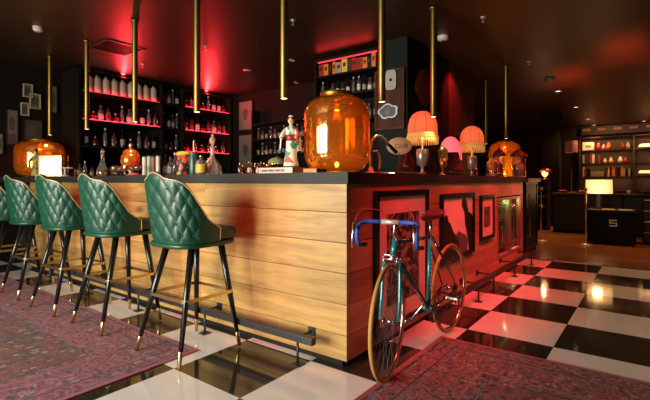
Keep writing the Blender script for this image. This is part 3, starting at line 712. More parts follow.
# dim bottle rack beside them
RK = thing('bottle_rack', 'dim bottle rack on the dark wall between the prints and the amber lamp', 'shelving', (-3.9, 3.95, 0))
for z in (1.35, 1.66, 1.96, 2.27): MB().box(-.62, -.20, z-.02, .9, 0, z-.001).build('shelf_board', M_['wall'], RK)
for x in (-.65, .9): MB().box(x, -.20, 0, x+.029, 0, 2.55).build('upright', M_['wall'], RK)
for r_, z in enumerate((1.66, 1.96)):
    for i in range(13):
        k = (WN, TL, LQ)[(i+r_) % 3]
        bottle(k[0], k[1], k[2], k[3], (-4.45+i*.112, 3.85, z), f'{k[4]}, {ORD[i]} from left, {"lower" if r_ == 0 else "upper"} shelf of dim rack', group='bottles on the dim rack', sc=.75)

# framed pictures on the left wall
def wall_pic(y, z, w, h, label, fm, pm, nm='framed_picture', face=False):
    o = thing(nm, label, 'picture', (-5.998, y, z)); 
    b = MB().box(0, -w/2, 0, .03, -w/2+.015, h).box(0, w/2-.015, 0, .03, w/2, h).box(0, -w/2+.015, 0, .03, w/2-.015, .015).box(0, -w/2+.015, h-.015, .03, w/2-.015, h)
    b.build('frame', fm, o); MB().box(.001, -w/2+.015, .015, .015, w/2-.015, h-.015).build('mat_board', pm, o)
    b = MB()
    if face: b.T = Matrix.Translation((.0155, 0, h*.6)); b.prism([(0, w*.24*math.cos(t), h*.2*math.sin(t)) for t in [k*2*math.pi/20 for k in range(20)]], (.002, 0, 0)); b.T = Matrix.Translation((.0155, 0, 0)); b.prism([(0, -w*.4, .02), (0, w*.4, .02), (0, w*.3, h*.32), (0, -w*.3, h*.32)], (.002, 0, 0))
    else: b.box(.0155, -w*.26, h*.25, .0175, w*.26, h*.75)
    b.build('print', mat('dusky_print', (.06, .055, .045), .6), o)
cream = mat('pale_gold_frame', (.45, .38, .22), .5); gp = mat('grey_green_paper', (.10, .11, .08), .7)
wall_pic(.405, 2.455, .13, .205, 'topmost of the small pale-framed pictures on the left wall', cream, gp)
wall_pic(.505, 2.29, .15, .235, 'middle one of the small pale-framed pictures on the left wall', cream, gp)
wall_pic(.365, 2.165, .11, .20, 'lowest of the small pale-framed pictures on the left wall', cream, gp)
wall_pic(.195, 1.70, .17, .54, 'tall grey portrait picture on the left wall above the amber lamp', M_['blk'], mat('grey_portrait', (.13, .125, .11), .7), face=True)
wall_pic(.47, 1.78, .28, .34, 'dark photograph just above the left amber lamp', M_['blk'], mat('dark_photo', (.05, .045, .04), .5))
wall_pic(.75, 2.25, .15, .45, 'narrow grey picture behind the leftmost hanging brass tube', M_['blk'], gp)
wall_pic(.03, 1.55, .12, .32, 'pale picture cut by the left edge above the stools', M_['blk'], mat('mint_paper', (.16, .18, .15), .7))

# ================================================================== HANGING BRASS TUBE LIGHTS
TUBES = [(-5.14, .40), (-4.0, .40), (-2.847, .40), (-1.729, .40), (-.602, .40), (-.05, 1.0), (-.05, 2.065), (-.066, 4.889), (-.617, 5.70)]
TN = ['leftmost, over the framed light panel', 'second from the left', 'third from the left', 'fourth from the left', 'in front of the doll, fifth from the left', 'right of the large amber lamp', 'beside the first red fringed lampshade', 'over the amber glass at the far end of the bar', 'thin and distant, right of the last red lampshade']
def make_tube():
    o = thing('pendant_tube_light', '', 'pendant light'); L_ = CE-1.815
    MB().lathe([(.029, 0), (.0305, .004), (.0305, L_-.03)], n=20, caps=False).lathe([(.0305, L_-.03), (.045, L_-.028), (.045, L_-.001)], n=20).build('tube', M_['brass_b'], o)
    MB().lathe([(.0, .004), (.026, .003), (.027, .006), (0, .008)], n=16).build('lens', M_['tubelight'], o)
    return o
p0 = make_tube()
for i, (x, y) in enumerate(TUBES):
    o = p0 if i == 0 else copy_tree(p0); o.location = (x, y, 1.815)
    tag(o, 'slim hanging brass tube light '+TN[i], 'pendant light', 'hanging brass tube lights')
    spot('tube_glow', (x, y, 1.805), (x, y, 0), 16 if i < 8 else 8, (1, .66, .32), 75, .7, .025)

# ================================================================== AMBER LAMPS
def amber_lamp(loc, s_, label, pw, sc=(1, 1, 1)):
    o = thing('amber_glass_lamp', label, 'lamp', loc)
    P = [(.13, .0), (.165, .004), (.215, .035), (.245, .09), (.254, .15), (.254, .42), (.247, .475), (.218, .53), (.175, .562), (.135, .572), (.125, .58), (.124, .60)]
    MB().lathe([(r*s_, z*s_+.012) for r, z in P], n=48, caps=False).build('glass_body', AMB, o)
    MB().lathe([(0, 0), (.15*s_, 0), (.155*s_, .006), (.15*s_, .011), (.03, .0115), (.03, .05), (0, .05)], n=32).build('base', M_['brass'], o)
    MB().lathe([(0, .05), (.010, .053), (.015, .066), (.015, .080), (.009, .09), (0, .092)], n=14).build('bulb', M_['bulb'], o)
    MB().lathe([(.125*s_, .595*s_), (.129*s_, .597*s_), (.129*s_, .622*s_), (.125*s_, .624*s_)], n=32, caps=False).build('neck_rim', M_['brass_b'], o)
    o.scale = sc
    point('amber_bulb_light', (loc[0], loc[1], loc[2]+.16), pw, (1, .55, .2), .03)
amber_lamp((-.19, .55, WT), 1.0, 'very large round-shouldered amber glass lamp on the corner of the bar', 3.2)
amber_lamp((-5.50, .40, WT), 1.0, 'large amber glass lamp at the far left end of the bar', 5, (1.28, 1.28, .90))
amber_lamp((-.10, 4.93, 1.20), .95, 'amber glass lamp behind the lidded jars at the far end of the bar', 9)

# ================================================================== RED FRINGED LAMPS
def fringed_lamp(loc, label, tilt=0):
    o = thing('fringed_table_lamp', label, 'lamp', loc, rnd.random())
    MB().lathe([(0, 0), (.062, 0), (.064, .008), (.03, .02), (.018, .04), (.016, .09), (.056, .12), (.064, .20), (.062, .27), (.055, .275), (.012, .276), (.012, .40), (0, .40)], n=24).build('base', M_['silver'], o)
    b = MB(); n = 72; P = [(.148, .435), (.150, .47), (.146, .53), (.130, .585), (.10, .63), (.055, .66), (.02, .668)]
    rings = [[b.v((r*(1+.018*math.cos(i*math.pi))*math.cos(2*math.pi*i/n), r*(1+.018*math.cos(i*math.pi))*math.sin(2*math.pi*i/n), z)) for i in range(n)] for r, z in P]
    b.skin(rings, False, False).build('shade', SHADE, o)
    b = MB()
    for k in range(8):
        a = k*math.pi/4; b.tube([(r*1.02*math.cos(a), r*1.02*math.sin(a), z) for r, z in P], .0022, 5)
    b.build('shade_ribs', M_['red'], o)
    b = MB().lathe([(.150, .437), (.154, .44), (.155, .415), (.152, .395)], n=40, caps=False)
    for k in range(36):
        a = k*math.pi/18; c, s_ = math.cos(a), math.sin(a)
        b.sphere((.155*c, .155*s_, .395), .0125, 6, 4); b.tube([(.155*c, .155*s_, .385), (.156*c, .156*s_, .325)], [.010, .007], 5)
        b.sphere((.156*c, .156*s_, .345), .009, 6, 4)
    b.build('fringe', M_['fringe'], o)
    MB().sphere((0, 0, .50), .028).build('bulb', M_['bulb'], o)
    o.scale = (1.05, 1.05, 1.05)
    return o
m = bpy.data.materials.new('coral_silk_shade'); N, L = nodes(m); bb = N['Principled BSDF']
bb.inputs['Base Color'].default_value = (.80, .16, .12, 1); bb.inputs['Roughness'].default_value = .8
tl = N.new('ShaderNodeBsdfTranslucent'); tl.inputs[0].default_value = (1, .30, .19, 1)
mx = N.new('ShaderNodeMixShader'); mx.inputs[0].default_value = .62
L.new(bb.outputs[0], mx.inputs[1]); L.new(tl.outputs[0], mx.inputs[2]); L.new(mx.outputs[0], N['Material Output'].inputs[0]); SHADE = m
fringed_lamp((-.24, 2.215, WT), 'red pleated lamp with gold fringe, nearest to the walnut board')
fringed_lamp((-.24, 3.82, WT), 'red pleated lamp with gold fringe, further along beside the lidded jars')
# pink shade leaning behind the till
o = thing('pink_shade_lamp', 'plain pink lampshade half hidden behind the black slanted till screen', 'lamp', (-.42, 3.50, WT))
MB().lathe([(0, 0), (.05, 0), (.05, .01), (.01, .02), (.01, .34), (0, .34)], n=16).build('base', M_['brass'], o)
MB().lathe([(.15, .23), (.142, .36), (.11, .47), (.06, .525), (.02, .54)], n=32, caps=False).build('shade', M_['flesh'], o)
# till
o = thing('till_screen', 'black slanted till screen on the bar between the two fringed lamps', 'screen', (-.08, 2.62, WT), R(40))
MB().prism([(-.13, .10, .0), (-.13, -.06, .0), (-.13, -.03, .03), (-.13, .10, .05)], (.26, 0, 0)).build('foot', M_['blk'], o)
b = MB(); b.T = Matrix.Translation((0, .05, .06)) @ Matrix.Rotation(R(-35), 4, 'X'); b.box(-.16, -.012, 0, .16, .012, .27, .005); b.build('screen', M_['black'], o)

# goblets
def lathe_thing(name, cat, label, loc, parts, group=None, rz=0):
    o = thing(name, label, cat, loc, rz, group)
    for nm, prof, m, n in parts:
        MB().lathe(prof, n=n, caps=(prof[0][0] == 0)).build(nm, m, o)
    return o
lathe_thing('trophy_cup', 'trophy cup', 'gold lidded goblet on a stem beside the first fringed lamp', (-.02, 2.24, WT), [
 ('stem', [(0, 0), (.055, 0), (.055, .01), (.02, .02), (.011, .05), (.014, .10), (.01, .12), (0, .12)], M_['gold'], 20),
 ('bowl', [(.0, .12), (.03, .13), (.05, .17), (.052, .26), (.056, .265), (0, .266)], M_['gold'], 24),
 ('lid', [(0, .266), (.05, .267), (.03, .29), (.01, .30), (.014, .315), (0, .33)], M_['gold'], 20)])
lathe_thing('cocktail_goblet', 'goblet', 'small gold goblet left of the lidded gold cup', (.06, 2.05, WT), [
 ('stem', [(0, 0), (.04, 0), (.04, .006), (.009, .015), (.008, .07), (0, .07)], M_['gold'], 16),
 ('bowl', [(0, .07), (.02, .075), (.038, .11), (.03, .17), (.028, .171)], M_['gold'], 20)])
lathe_thing('amber_jug', 'jug', 'dark red glass jug left of the first fringed lamp base', (-.215, 1.79, WT), [
 ('body', [(0, 0), (.05, 0), (.065, .05), (.062, .14), (.035, .20), (.03, .25), (.04, .27)], G_['redg'], 20)])
lathe_thing('glass_tumbler', 'glass', 'small glass in front of the further fringed lamp', (.05, 3.05, WT), [
 ('body', [(0, 0), (.03, 0), (.036, .10), (.033, .10), (.028, .01), (0, .01)], AMBCLR, 16)])
o = lathe_thing('bell_jar', 'jar', 'clear bell jar with metal base under the further red fringed lamp', (.085, 3.62, WT), [
 ('base', [(0, 0), (.075, 0), (.075, .02), (0, .02)], M_['silver'], 24),
 ('glass', [(.068, .021), (.07, .14), (.06, .19), (.03, .22), (.01, .225)], AMBCLR, 24), ('knob', [(0, .225), (.012, .23), (.012, .25), (0, .255)], M_['silver'], 12)])
# jars with dark domed lids in front of the far amber lamp
for i, (px, yy, lb) in enumerate(((503, 4.12, 'left one of the two lidded glass jars before the far amber lamp'), (522.5, 4.42, 'right one of the two lidded glass jars before the far amber lamp'))):
    x, t_ = on_y(px, yy)
    s_ = (.85, 1.15)[i]
    lathe_thing('lidded_jar', 'jar', lb, (x-.05, yy, WT), [
     ('glass', [(.075*s_, .0), (.08*s_, .01), (.08*s_, .28), (.076*s_, .285)], AMBCLR, 24), ('base', [(0, 0.0), (.074*s_, .0), (.074*s_, .012), (0, .012)], M_['silver'], 24),
     ('lid', [(0, .286), (.10*s_, .287), (.105*s_, .30), (.08*s_, .34), (.04*s_, .375), (.015, .385), (.02, .41), (0, .425)], M_['red_saddle'], 24),
     ('contents', [(0, .013), (.06*s_, .014), (.06*s_, .19), (0, .20)], M_['paper_d'] if i else M_['red'], 16)])
lathe_thing('cake_dome', 'dome', 'dark glass dome with a metal foot left of the lidded jars', (.02, 3.93, WT), [
 ('foot', [(0, 0), (.08, 0), (.08, .012), (.02, .02), (.02, .035), (.10, .04), (.10, .05), (0, .05)], M_['silver'], 24),
 ('glass', [(.095, .051), (.095, .16), (.07, .23), (.03, .26), (.01, .262)], AMBCLR, 24), ('knob', [(0, .262), (.015, .27), (.015, .29), (0, .295)], M_['blk'], 12)])
# dark leaves above the far lamp
o = thing('palm_leaf_spray', 'spray of dark leaves over the amber lamp at the far end', 'plant', (-.30, 5.25, 1.20))
MB().lathe([(0, 0), (.07, 0), (.09, .12), (.07, .2), (.06, .2), (.0, .19)], n=20).build('vase', M_['blk'], o)
b = MB()
for k in range(9):
    a = R(-75+k*19); L_ = .42
    P = []; W_ = .045
    for j in range(8):
        f = j/7; cx = math.sin(a)*L_*f; cz = .18+.32*math.sin(f*1.8)*(.7+.3*math.cos(a)); w_ = W_*math.sin(math.pi*min(1, f+.06))+.003
        P.append([(cx, -.06*f-w_, cz), (cx, -.06*f, cz+.012), (cx, -.06*f+w_, cz)])
    b.grid(P)
b.build('leaves', mat('dark_leaf', (.05, .035, .015), .5), o)

# ================================================================== ITEMS ON THE FRONT BAR
def put(px, y): x, t_ = on_y(px, y); return x
def human_doll(loc, rz, s_, label, robe, sash, name='doll', dark=False):
    o = thing(name, label, 'figurine', loc, rz)
    MB().box(-.07*s_, -.07*s_, 0, .07*s_, .07*s_, .012).build('stand', M_['blk'], o)
    P = [(.065, .012), (.062, .03), (.050, .10), (.043, .18), (.040, .225), (.036, .235), (.040, .27), (.050, .31), (.044, .335), (.020, .345), (.0135, .35), (.013, .368)]
    MB().lathe([(0, P[0][1]*s_)]+[(r*s_, z*s_) for r, z in P], n=24, sy=.8).build('robe', robe, o)
    MB().lathe([(.0385*s_, .222*s_), (.045*s_, .225*s_), (.046*s_, .268*s_), (.041*s_, .272*s_)], n=24, sy=.85, caps=False).build('sash', sash, o)
    b = MB()
    for k in (-1, 1):
        b.tube([(k*.042*s_, -.005*s_, .318*s_), (k*.068*s_, -.02*s_, .27*s_), (k*.066*s_, -.055*s_, .245*s_)], [.018*s_, .021*s_, .017*s_], 10)
        b.prism([(k*.060*s_, -.058*s_, .262*s_), (k*.074*s_, -.02*s_, .275*s_), (k*.082*s_, -.02*s_, .14*s_), (k*.070*s_, -.065*s_, .135*s_)], (k*.012*s_, .006*s_, 0))
    b.build('sleeves', robe, o)
    b = MB()
    for k in (-1, 1):
        b.sphere((k*.064*s_, -.068*s_, .245*s_), .011*s_, 8, 6, (1, 1.4, .7))
        for q in range(4): b.tube([(k*(.058+.004*q)*s_, -.074*s_, .245*s_), (k*(.057+.004*q)*s_, -.090*s_, .241*s_)], .0022*s_, 5)
        b.tube([(k*.056*s_, -.066*s_, .249*s_), (k*.050*s_, -.078*s_, .251*s_)], .0024*s_, 5)
    b.build('hands', M_['skin'], o)
    b = MB().sphere((0, -.002*s_, .388*s_), .026*s_, 16, 12, (.9, .95, 1.15))
    b.sphere((0, -.028*s_, .385*s_), .004*s_, 6, 5, (1, 1, 1.4)); b.build('head', M_['skin'], o)
    b = MB().sphere((-.009*s_, -.0255*s_, .391*s_), .003*s_, 6, 4, (1.5, 1, .6)).sphere((.009*s_, -.0255*s_, .391*s_), .003*s_, 6, 4, (1.5, 1, .6)); b.build('eyes', M_['hair'], o)
    MB().sphere((0, -.0265*s_, .374*s_), .004*s_, 6, 4, (1.4, .6, .5)).build('mouth', M_['red'], o)
    b = MB().sphere((0, .008*s_, .398*s_), .030*s_, 14, 10, (1, .95, 1.05)).sphere((0, .012*s_, .430*s_), .018*s_, 10, 8).sphere((.026*s_, .008*s_, .40*s_), .013*s_, 8, 6).sphere((-.026*s_, .008*s_, .40*s_), .013*s_, 8, 6)
    b.build('hair', M_['hair'], o)
    if not dark: MB().sphere((0, -.004*s_, .425*s_), .017*s_, 10, 6, (1.3, .9, .6)).build('white_headdress', M_['white'], o)
    return o
def kimono(name, a, c, d, e):
    m = bpy.data.materials.new(name); t = NT(m); v = t.vor(t.tc.outputs['Object'], 26, 'Color'); x = t.sep(v)[0]
    t.L.new(t.ramp(x, [(0, a), (.42, c), (.62, d), (.8, e)], True), t.b.inputs['Base Color']); t.b.inputs['Roughness'].default_value = .6; return m
bx = thing('book', 'white lettered flat book under the kimono doll', 'book', (put(287, .22), .22, WT)); bx.scale = (.84, 1, 1)
MB().box(-.20, -.13, 0, .20, .13, .006).box(-.20, -.13, .034, .20, .13, .040).box(.19, -.13, .006, .20, .13, .034).build('cover', M_['paper'], bx)
MB().box(-.195, -.125, .006, .19, .125, .034).build('pages', M_['white'], bx)
b = MB()
for k in range(15): b.box(-.17+k*.019, -.1312, .012, -.17+k*.019+.010*(1 if k % 4 else .4), -.1302, .027)
b.build('spine_lettering', M_['steelgrey'], bx)
bx = thing('book', 'orange flat book between the white one and the amber lamp base', 'book', (put(316, .14), .14, WT), R(3)); bx.scale = (.62, 1, 1)
MB().box(-.10, -.06, 0, .075, .06, .028, .002).build('cover', M_['orange'], bx)
human_doll((put(291, .24), .24, WT+.040), R(25), .90, 'porcelain doll in a patterned kimono standing on the white book', kimono('patterned_kimono', (.82, .74, .58), (.05, .28, .20), (.62, .10, .06), (.80, .70, .52)), M_['red'])
human_doll((on_y(35.5, .20)[0], .20, WT), R(20), .88, 'dark-haired golden figurine before the left amber lamp', kimono('golden_robe', (.42, .28, .06), (.25, .20, .08), (.5, .35, .10), (.10, .12, .08)), M_['yellow'], 'figurine', True)
# framed light panel
o = thing('light_panel', 'small glowing white panel in a brass frame standing on the left of the bar', 'lamp', (on_y(51, .22)[0], .22, WT), R(36)); o.scale = (.76, 1, .82)
b = MB().box(-.20, -.02, 0, -.18, .02, .34).box(.18, -.02, 0, .20, .02, .34).box(-.18, -.02, 0, .18, .02, .03).box(-.18, -.02, .31, .18, .02, .34)
b.build('frame', M_['brass'], o); MB().box(-.18, -.008, .03, .18, .008, .31).build('panel', M_['screen'], o)
# cake stand with candlesticks
lathe_thing('cake_stand', 'cake stand', 'pale footed cake stand right of the glowing panel', (put(65, .24), .24, WT), [
 ('foot', [(0, 0), (.05, 0), (.045, .012), (.012, .03), (.011, .09), (.016, .10), (0, .10)], M_['white'], 24), ('plate', [(0, .101), (.080, .104), (.084, .110), (.084, .118), (.078, .118), (0, .121)], M_['white'], 32)])
for i, (x, y) in enumerate(((put(62, .5), .5), (put(68, .5), .5))):
    lathe_thing('candlestick', 'candlestick', ('left' if i == 0 else 'right')+' slim brass candlestick behind the pale cake stand', (x, y, WT), [
     ('base', [(0, 0), (.035, 0), (.03, .01), (.006, .02), (.006, .22), (.014, .225), (.014, .24), (0, .24)], M_['brass'], 16), ('candle', [(0, .24), (.009, .24), (.009, .30), (0, .30)], M_['orange'], 10)])
# glass carafe
def put(px, y): x, t_ = on_y(px, y); return x
lathe_thing('carafe', 'carafe', 'smoky glass carafe with a fluted neck left of the orange glass urn', (put(102.5, .42), .42, WT), [
 ('body', [(0, 0), (.082, 0), (.088, .02), (.085, .08), (.06, .15), (.028, .22), (.024, .29), (.035, .33)], G_['clear'], 24),
 ('wine', [(0, .004), (.078, .005), (.080, .05), (.074, .085), (0, .086)], G_['amber'], 20),
 ('stopper', [(0, .325), (.022, .33), (.03, .36), (.018, .39), (0, .40)], G_['clear'], 12)]).scale = (.78, .78, .86)
# orange urn
lathe_thing('glass_urn', 'urn', 'orange glass urn with lid on a foot, above the second stool from the right', (put(130.5, .45), .45, WT), [
 ('foot', [(0, 0), (.055, 0), (.05, .012), (.018, .03), (.018, .055), (.04, .065), (0, .066)], M_['silver'], 20),
 ('bowl', [(.04, .067), (.085, .10), (.105, .16), (.103, .22), (.085, .255), (.08, .256)], PINKG, 28),
 ('lid', [(.086, .258), (.075, .29), (.03, .315), (.012, .32)], PINKG, 28), ('knob', [(0, .318), (.010, .325), (.018, .345), (.018, .365), (0, .38)], M_['silver'], 14)])
# small glasses
pr_ = [(0, 0), (.028, 0), (.03, .003), (.006, .008), (.005, .045), (.03, .065), (.034, .11), (.031, .11), (.027, .068), (0, .052)]
g0 = None
for i, (px, y) in enumerate(((114.5, .18), (112, .52), (115.5, .30), (117, .55), (120, .40), (123.5, .33), (124.8, .27), (133, .26), (137.5, .24))):
    lb = ORD[i]
    if g0 is None:
        g0 = thing('liqueur_glass', '', 'glass'); MB().lathe(pr_, n=16).build('bowl', AMBCLR, g0); MB().lathe([(0, .053), (.024, .066), (.028, .09), (0, .091)], n=12).build('drink', G_['rose'], g0); o = g0
    else: o = copy_tree(g0)
    o.location = (put(px, y), y, WT); tag(o, f'small stemmed glass near the orange urn, {lb} from left of cluster', 'glass', 'small stemmed glasses by the urn')
# white tube canisters
cn = None
for i, (px, y, h) in enumerate(((144.5, .38, .20), (149.3, .40, .205), (153.5, .43, .20), (158.2, .38, .20))):
    nm = ['leftmost of the four tall narrow canisters on the bar', 'second from the left of the four tall narrow canisters', 'third from the left of the four tall narrow canisters, brownish', 'rightmost of the four tall narrow canisters on the bar'][i]
    m = [M_['white'], mat('pale_mint', (.42, .50, .36), .4), mat('tan_card', (.30, .14, .06), .6), M_['white']][i]
    lathe_thing('canister', 'canister', nm, (put(px, y), y, WT), [('body', [(0, 0), (.023, 0), (.0235, .004), (.0235, h), (.022, h+.002), (0, h+.002)], m, 20), ('lid', [(0, h+.003), (.024, h+.003), (.024, h+.014), (0, h+.015)], M_['steel'], 20)], 'tall narrow canisters')
# bowl of pinkish things by urn
o = thing('napkin_pile', 'crumpled pale napkin beside the foot of the orange urn', 'napkin', (put(134.5, .18), .18, WT))
b = MB()
Pn = [[(.08*(i/9-.5)*1.6, .07*(j/9-.5)*1.6, .004+.03*abs(math.sin(i*1.7+j*.9))*math.cos((i/9-.5)*2.6)*math.cos((j/9-.5)*2.6)) for i in range(10)] for j in range(10)]
b.grid(Pn); b.build('cloth', M_['blush'], o)
# floral tin, teal bottle, yellow bottle, decanter
o = thing('floral_tin', 'tall tin painted with bright red and yellow flowers, left of the teal bottle', 'tin', (put(183, .42), .42, WT))
m = bpy.data.materials.new('floral_print'); t = NT(m); v = t.vor(t.mapping((1, 1, 1)), 22, 'Color'); x_ = t.sep(v)[0]; dd = t.vor(t.mapping((1, 1, 1)), 22)
t.L.new(t.mix(t.m('LESS_THAN', dd, .5), (.015, .03, .025), t.ramp(x_, [(0, (.65, .05, .03)), (.35, (.75, .42, .03)), (.6, (.65, .08, .02)), (.8, (.05, .25, .15))], True)), t.b.inputs['Base Color']); t.b.inputs['Roughness'].default_value = .4
MB().lathe([(0, 0), (.06, 0), (.062, .006), (.062, .19), (.058, .195), (0, .196)], n=28).build('body', m, o)
MB().lathe([(0, .197), (.06, .197), (.066, .21), (.06, .23), (.03, .24), (0, .241)], n=28).build('lid', M_['yellow'], o)
lathe_thing('teal_bottle', 'bottle', 'slim dark teal bottle with a straw between the floral tin and the yellow bottle', (put(193.5, .38), .38, WT), [
 ('body', [(0, 0), (.038, 0), (.040, .008), (.040, .215), (.036, .225), (0, .226)], mat('teal_glaze', (.02, .09, .09), .3), 24), ('straw', [(0, .226), (.004, .226), (.004, .33), (0, .33)], M_['white'], 8), ('band', [(.0402, .20), (.041, .202), (.041, .218), (.0402, .22)], M_['red'], 24)])
o = lathe_thing('yellow_bottle', 'bottle', 'short square-shouldered clear bottle with a yellow label beside the decanter', (put(201.3, .30), .30, WT), [
 ('body', [(0, 0), (.048, 0), (.05, .006), (.05, .115), (.042, .13), (.018, .14), (.018, .16)], G_['clear'], 24), ('cap', [(0, .16), (.02, .16), (.02, .18), (0, .181)], M_['gold'], 16), ('front_label', [(.0505, .02), (.0512, .022), (.0512, .095), (.0505, .097)], M_['yellow'], 24)])
o = thing('crystal_decanter', 'cut crystal decanter with ball stopper glinting pink on the bar', 'decanter', (put(212.5, .45), .45, WT))
b = MB(); n = 16; P = [(0, 0), (.078, 0), (.082, .01), (.082, .04), (.079, .08), (.055, .125), (.027, .16), (.018, .185), (.017, .245), (.030, .268)]
rings = [[b.v((max(r, .0005)*(1+.05*math.cos(i*math.pi))*math.cos(2*math.pi*i/n), max(r, .0005)*(1+.05*math.cos(i*math.pi))*math.sin(2*math.pi*i/n), z)) for i in range(n)] for r, z in P]
b.skin(rings, smooth=False).build('body', mat('pink_glow_crystal', (.98, .74, .62), .1, trans=.7, var=.3, scale=60), o)  # pinkish glow of the crystal put into its base colour
MB().lathe([(0, .262), (.014, .27), (.012, .285), (.024, .30), (.03, .325), (.024, .35), (.012, .365), (.016, .38), (0, .392)], n=10, smooth=False).build('stopper', mat('pink_glow_crystal', 0), o)
# little bottles and cups near the doll
kinds = [('liquor', G_['amber'], GD, None, 'small amber bottle', .42), ('squat', G_['redg'], GD, None, 'small red bottle', .45), ('liquor', G_['rose'], RD, M_['paper'], 'small pink bottle', .40), ('tall', G_['amber'], GD, M_['paper'], 'small slim amber bottle', .36)]
for i in range(17):
    px = 240+i*3.0 if i < 11 else 255+(i-11)*4.6; y = .42+.05*(i % 3) if i < 11 else .64
    k = kinds[i % 4]; bottle(k[0], k[1], k[2], k[3], (put(px, y), y, WT), f'{k[4]}, {ORD[i] if i < 11 else ORD[i-11]} from left, {"front" if i < 11 else "back"} cluster left of the doll', group='miniature bottles left of the doll', sc=k[5])
lathe_thing('lidded_tureen', 'dish', 'small pale green domed dish behind the miniature bottles', (put(277, .76), .76, WT), [
 ('stand', [(0, 0), (.05, 0), (.05, .01), (.02, .02), (.02, .09), (.09, .10), (0, .101)], M_['gold'], 24), ('dome', [(.085, .102), (.08, .13), (.05, .155), (.012, .165), (0, .175)], mat('celadon', (.25, .30, .12), .4), 24)])
# bottles standing behind the bar on the left
for i, (px, kk, sc_) in enumerate(((76, WN, .7), (80, LQ, .75), (85, TL, .7), (92, AM, .6), (166, WN, .8), (170.5, LQ, .85), (175, TL, .8))):
    kk2 = kk; y = .62
    bottle(kk2[0], kk2[1], kk2[2], kk2[3], (put(px, y), y, WT), f'{kk2[4]} at the back of the worktop, {ORD[i]} from left', group='bottles at the back of the worktop', sc=sc_)

# ================================================================== TAPS AND OVAL SIGN
o = thing('beer_tap', 'large arching chrome tap with dark handle right of the amber lamp', 'tap', (-.02, .92, WT))
b = MB().lathe([(0, 0), (.05, 0), (.05, .012), (.02, .02), (.018, .05), (0, .05)], n=20)
yx, tt = on_x(372, -.02); P = []
for px, py in ((371, 168), (370, 152), (371.5, 141), (376, 136), (381, 136.5), (386, 141), (390, 147)):
    y_, t_ = on_x(px, -.02); P.append((0, y_-.92, hz(py, t_)-WT))
P[0] = (0, P[0][1], .03)
MB().lathe([(0, 0), (.05, 0), (.05, .012), (.02, .02), (.018, .05), (0, .05)], (0, P[0][1], 0), n=20).build('foot', M_['satin'], o)
MB().tube(P, [.012, .012, .012, .012, .012, .011, .010], 10).build('spout', M_['satin'], o)
y_, t_ = on_x(388, -.02); y2, t2 = on_x(396, -.02)
MB().tube([(0, y_-.92, hz(144, t_)-WT), (0, y2-.92, hz(152, t2)-WT)], [.014, .018], 8).build('handle', M_['blk'], o)
for i, (px, top, lb) in enumerate(((379, 143, 'small curved chrome tap just right of the amber lamp'),)):
    y_, t_ = on_x(px, .0); o = thing('bar_tap', lb, 'tap', (.0, y_, WT))
    MB().lathe([(0, 0), (.03, 0), (.03, .01), (.010, .015), (.010, .04), (0, .04)], n=16).build('foot', M_['chrome'], o)
    MB().tube([(0, 0, .03), (0, .02, .09), (0, .01, .15), (0, -.03, .185), (0, -.09, .18)], .007, 8).build('spout', M_['satin'], o)
# drip tray
o = thing('drip_tray', 'shiny metal drip tray beneath the taps at the corner of the bar', 'tray', (.07, 1.0, WT))
MB().box(-.025, -.22, 0, .12, .22, .012, .003).build('tray', M_['chrome'], o)
b = MB()
for k in range(10): b.box(-.015, -.20+k*.042, .0125, .11, -.185+k*.042, .016)
b.build('grille', M_['steel'], o)
for i, (px, y) in enumerate(((377, 1.33), (381.5, 1.38))):
    x = -.06
    lathe_thing('shot_glass', 'glass', ('left' if i == 0 else 'right')+' small brown glass behind the drip tray', (x+.04*i, y, WT), [('body', [(0, 0), (.028, 0), (.034, .075), (.030, .075), (.025, .008), (0, .008)], G_['amber'], 16)], 'small brown glasses')
o = thing('oval_sign', 'oval cream sign with dark lettering on a thin stand behind the chrome tap', 'sign', (-.16, 1.52, WT), R(20))
MB().lathe([(0, 0), (.045, 0), (.045, .008), (.006, .012), (.006, .21), (0, .21)], n=20).build('stand', M_['brass'], o)
def ov(a, c): return [(a*math.cos(t), 0, c*math.sin(t)) for t in [2*math.pi*k/40 for k in range(40)]]
b = MB(); b.T = Matrix.Translation((0, 0, .275)); b.prism(ov(.118, .082), (0, .012, 0)).build('board', mat('sage_enamel', (.60, .58, .38), .5), o)
b = MB(); b.T = Matrix.Translation((0, -.001, .275)); b.prism(ov(.100, .056), (0, -.002, 0)).build('cream_field', mat('tan_enamel', (.78, .60, .36), .5), o)
cv = bpy.data.curves.new('sign_text', 'FONT'); cv.body = 'CLUB'; cv.size = .052; cv.align_x = 'CENTER'; cv.align_y = 'CENTER'; cv.extrude = .0008
dg = None
cv.materials.append(M_['steelgrey'])
tc_ = bpy.data.objects.new('tmp_text', cv); COL.objects.link(tc_); bpy.context.view_layer.update()
me_ = bpy.data.meshes.new_from_object(tc_.evaluated_get(bpy.context.evaluated_depsgraph_get())); bpy.data.objects.remove(tc_)
to = bpy.data.objects.new('lettering', me_); COL.objects.link(to); to.parent = o; to.location = (.02, -.0045, .275); to.rotation_euler = (math.pi/2, 0, 0)
o = thing('beer_mat_pile', 'small stack of tan coasters at the foot of the oval sign', 'coasters', (.10, 1.40, WT))
MB().box(-.045, -.045, 0, .045, .045, .018, .002).build('coasters', mat('tan_board', (.45, .24, .10), .7), o)

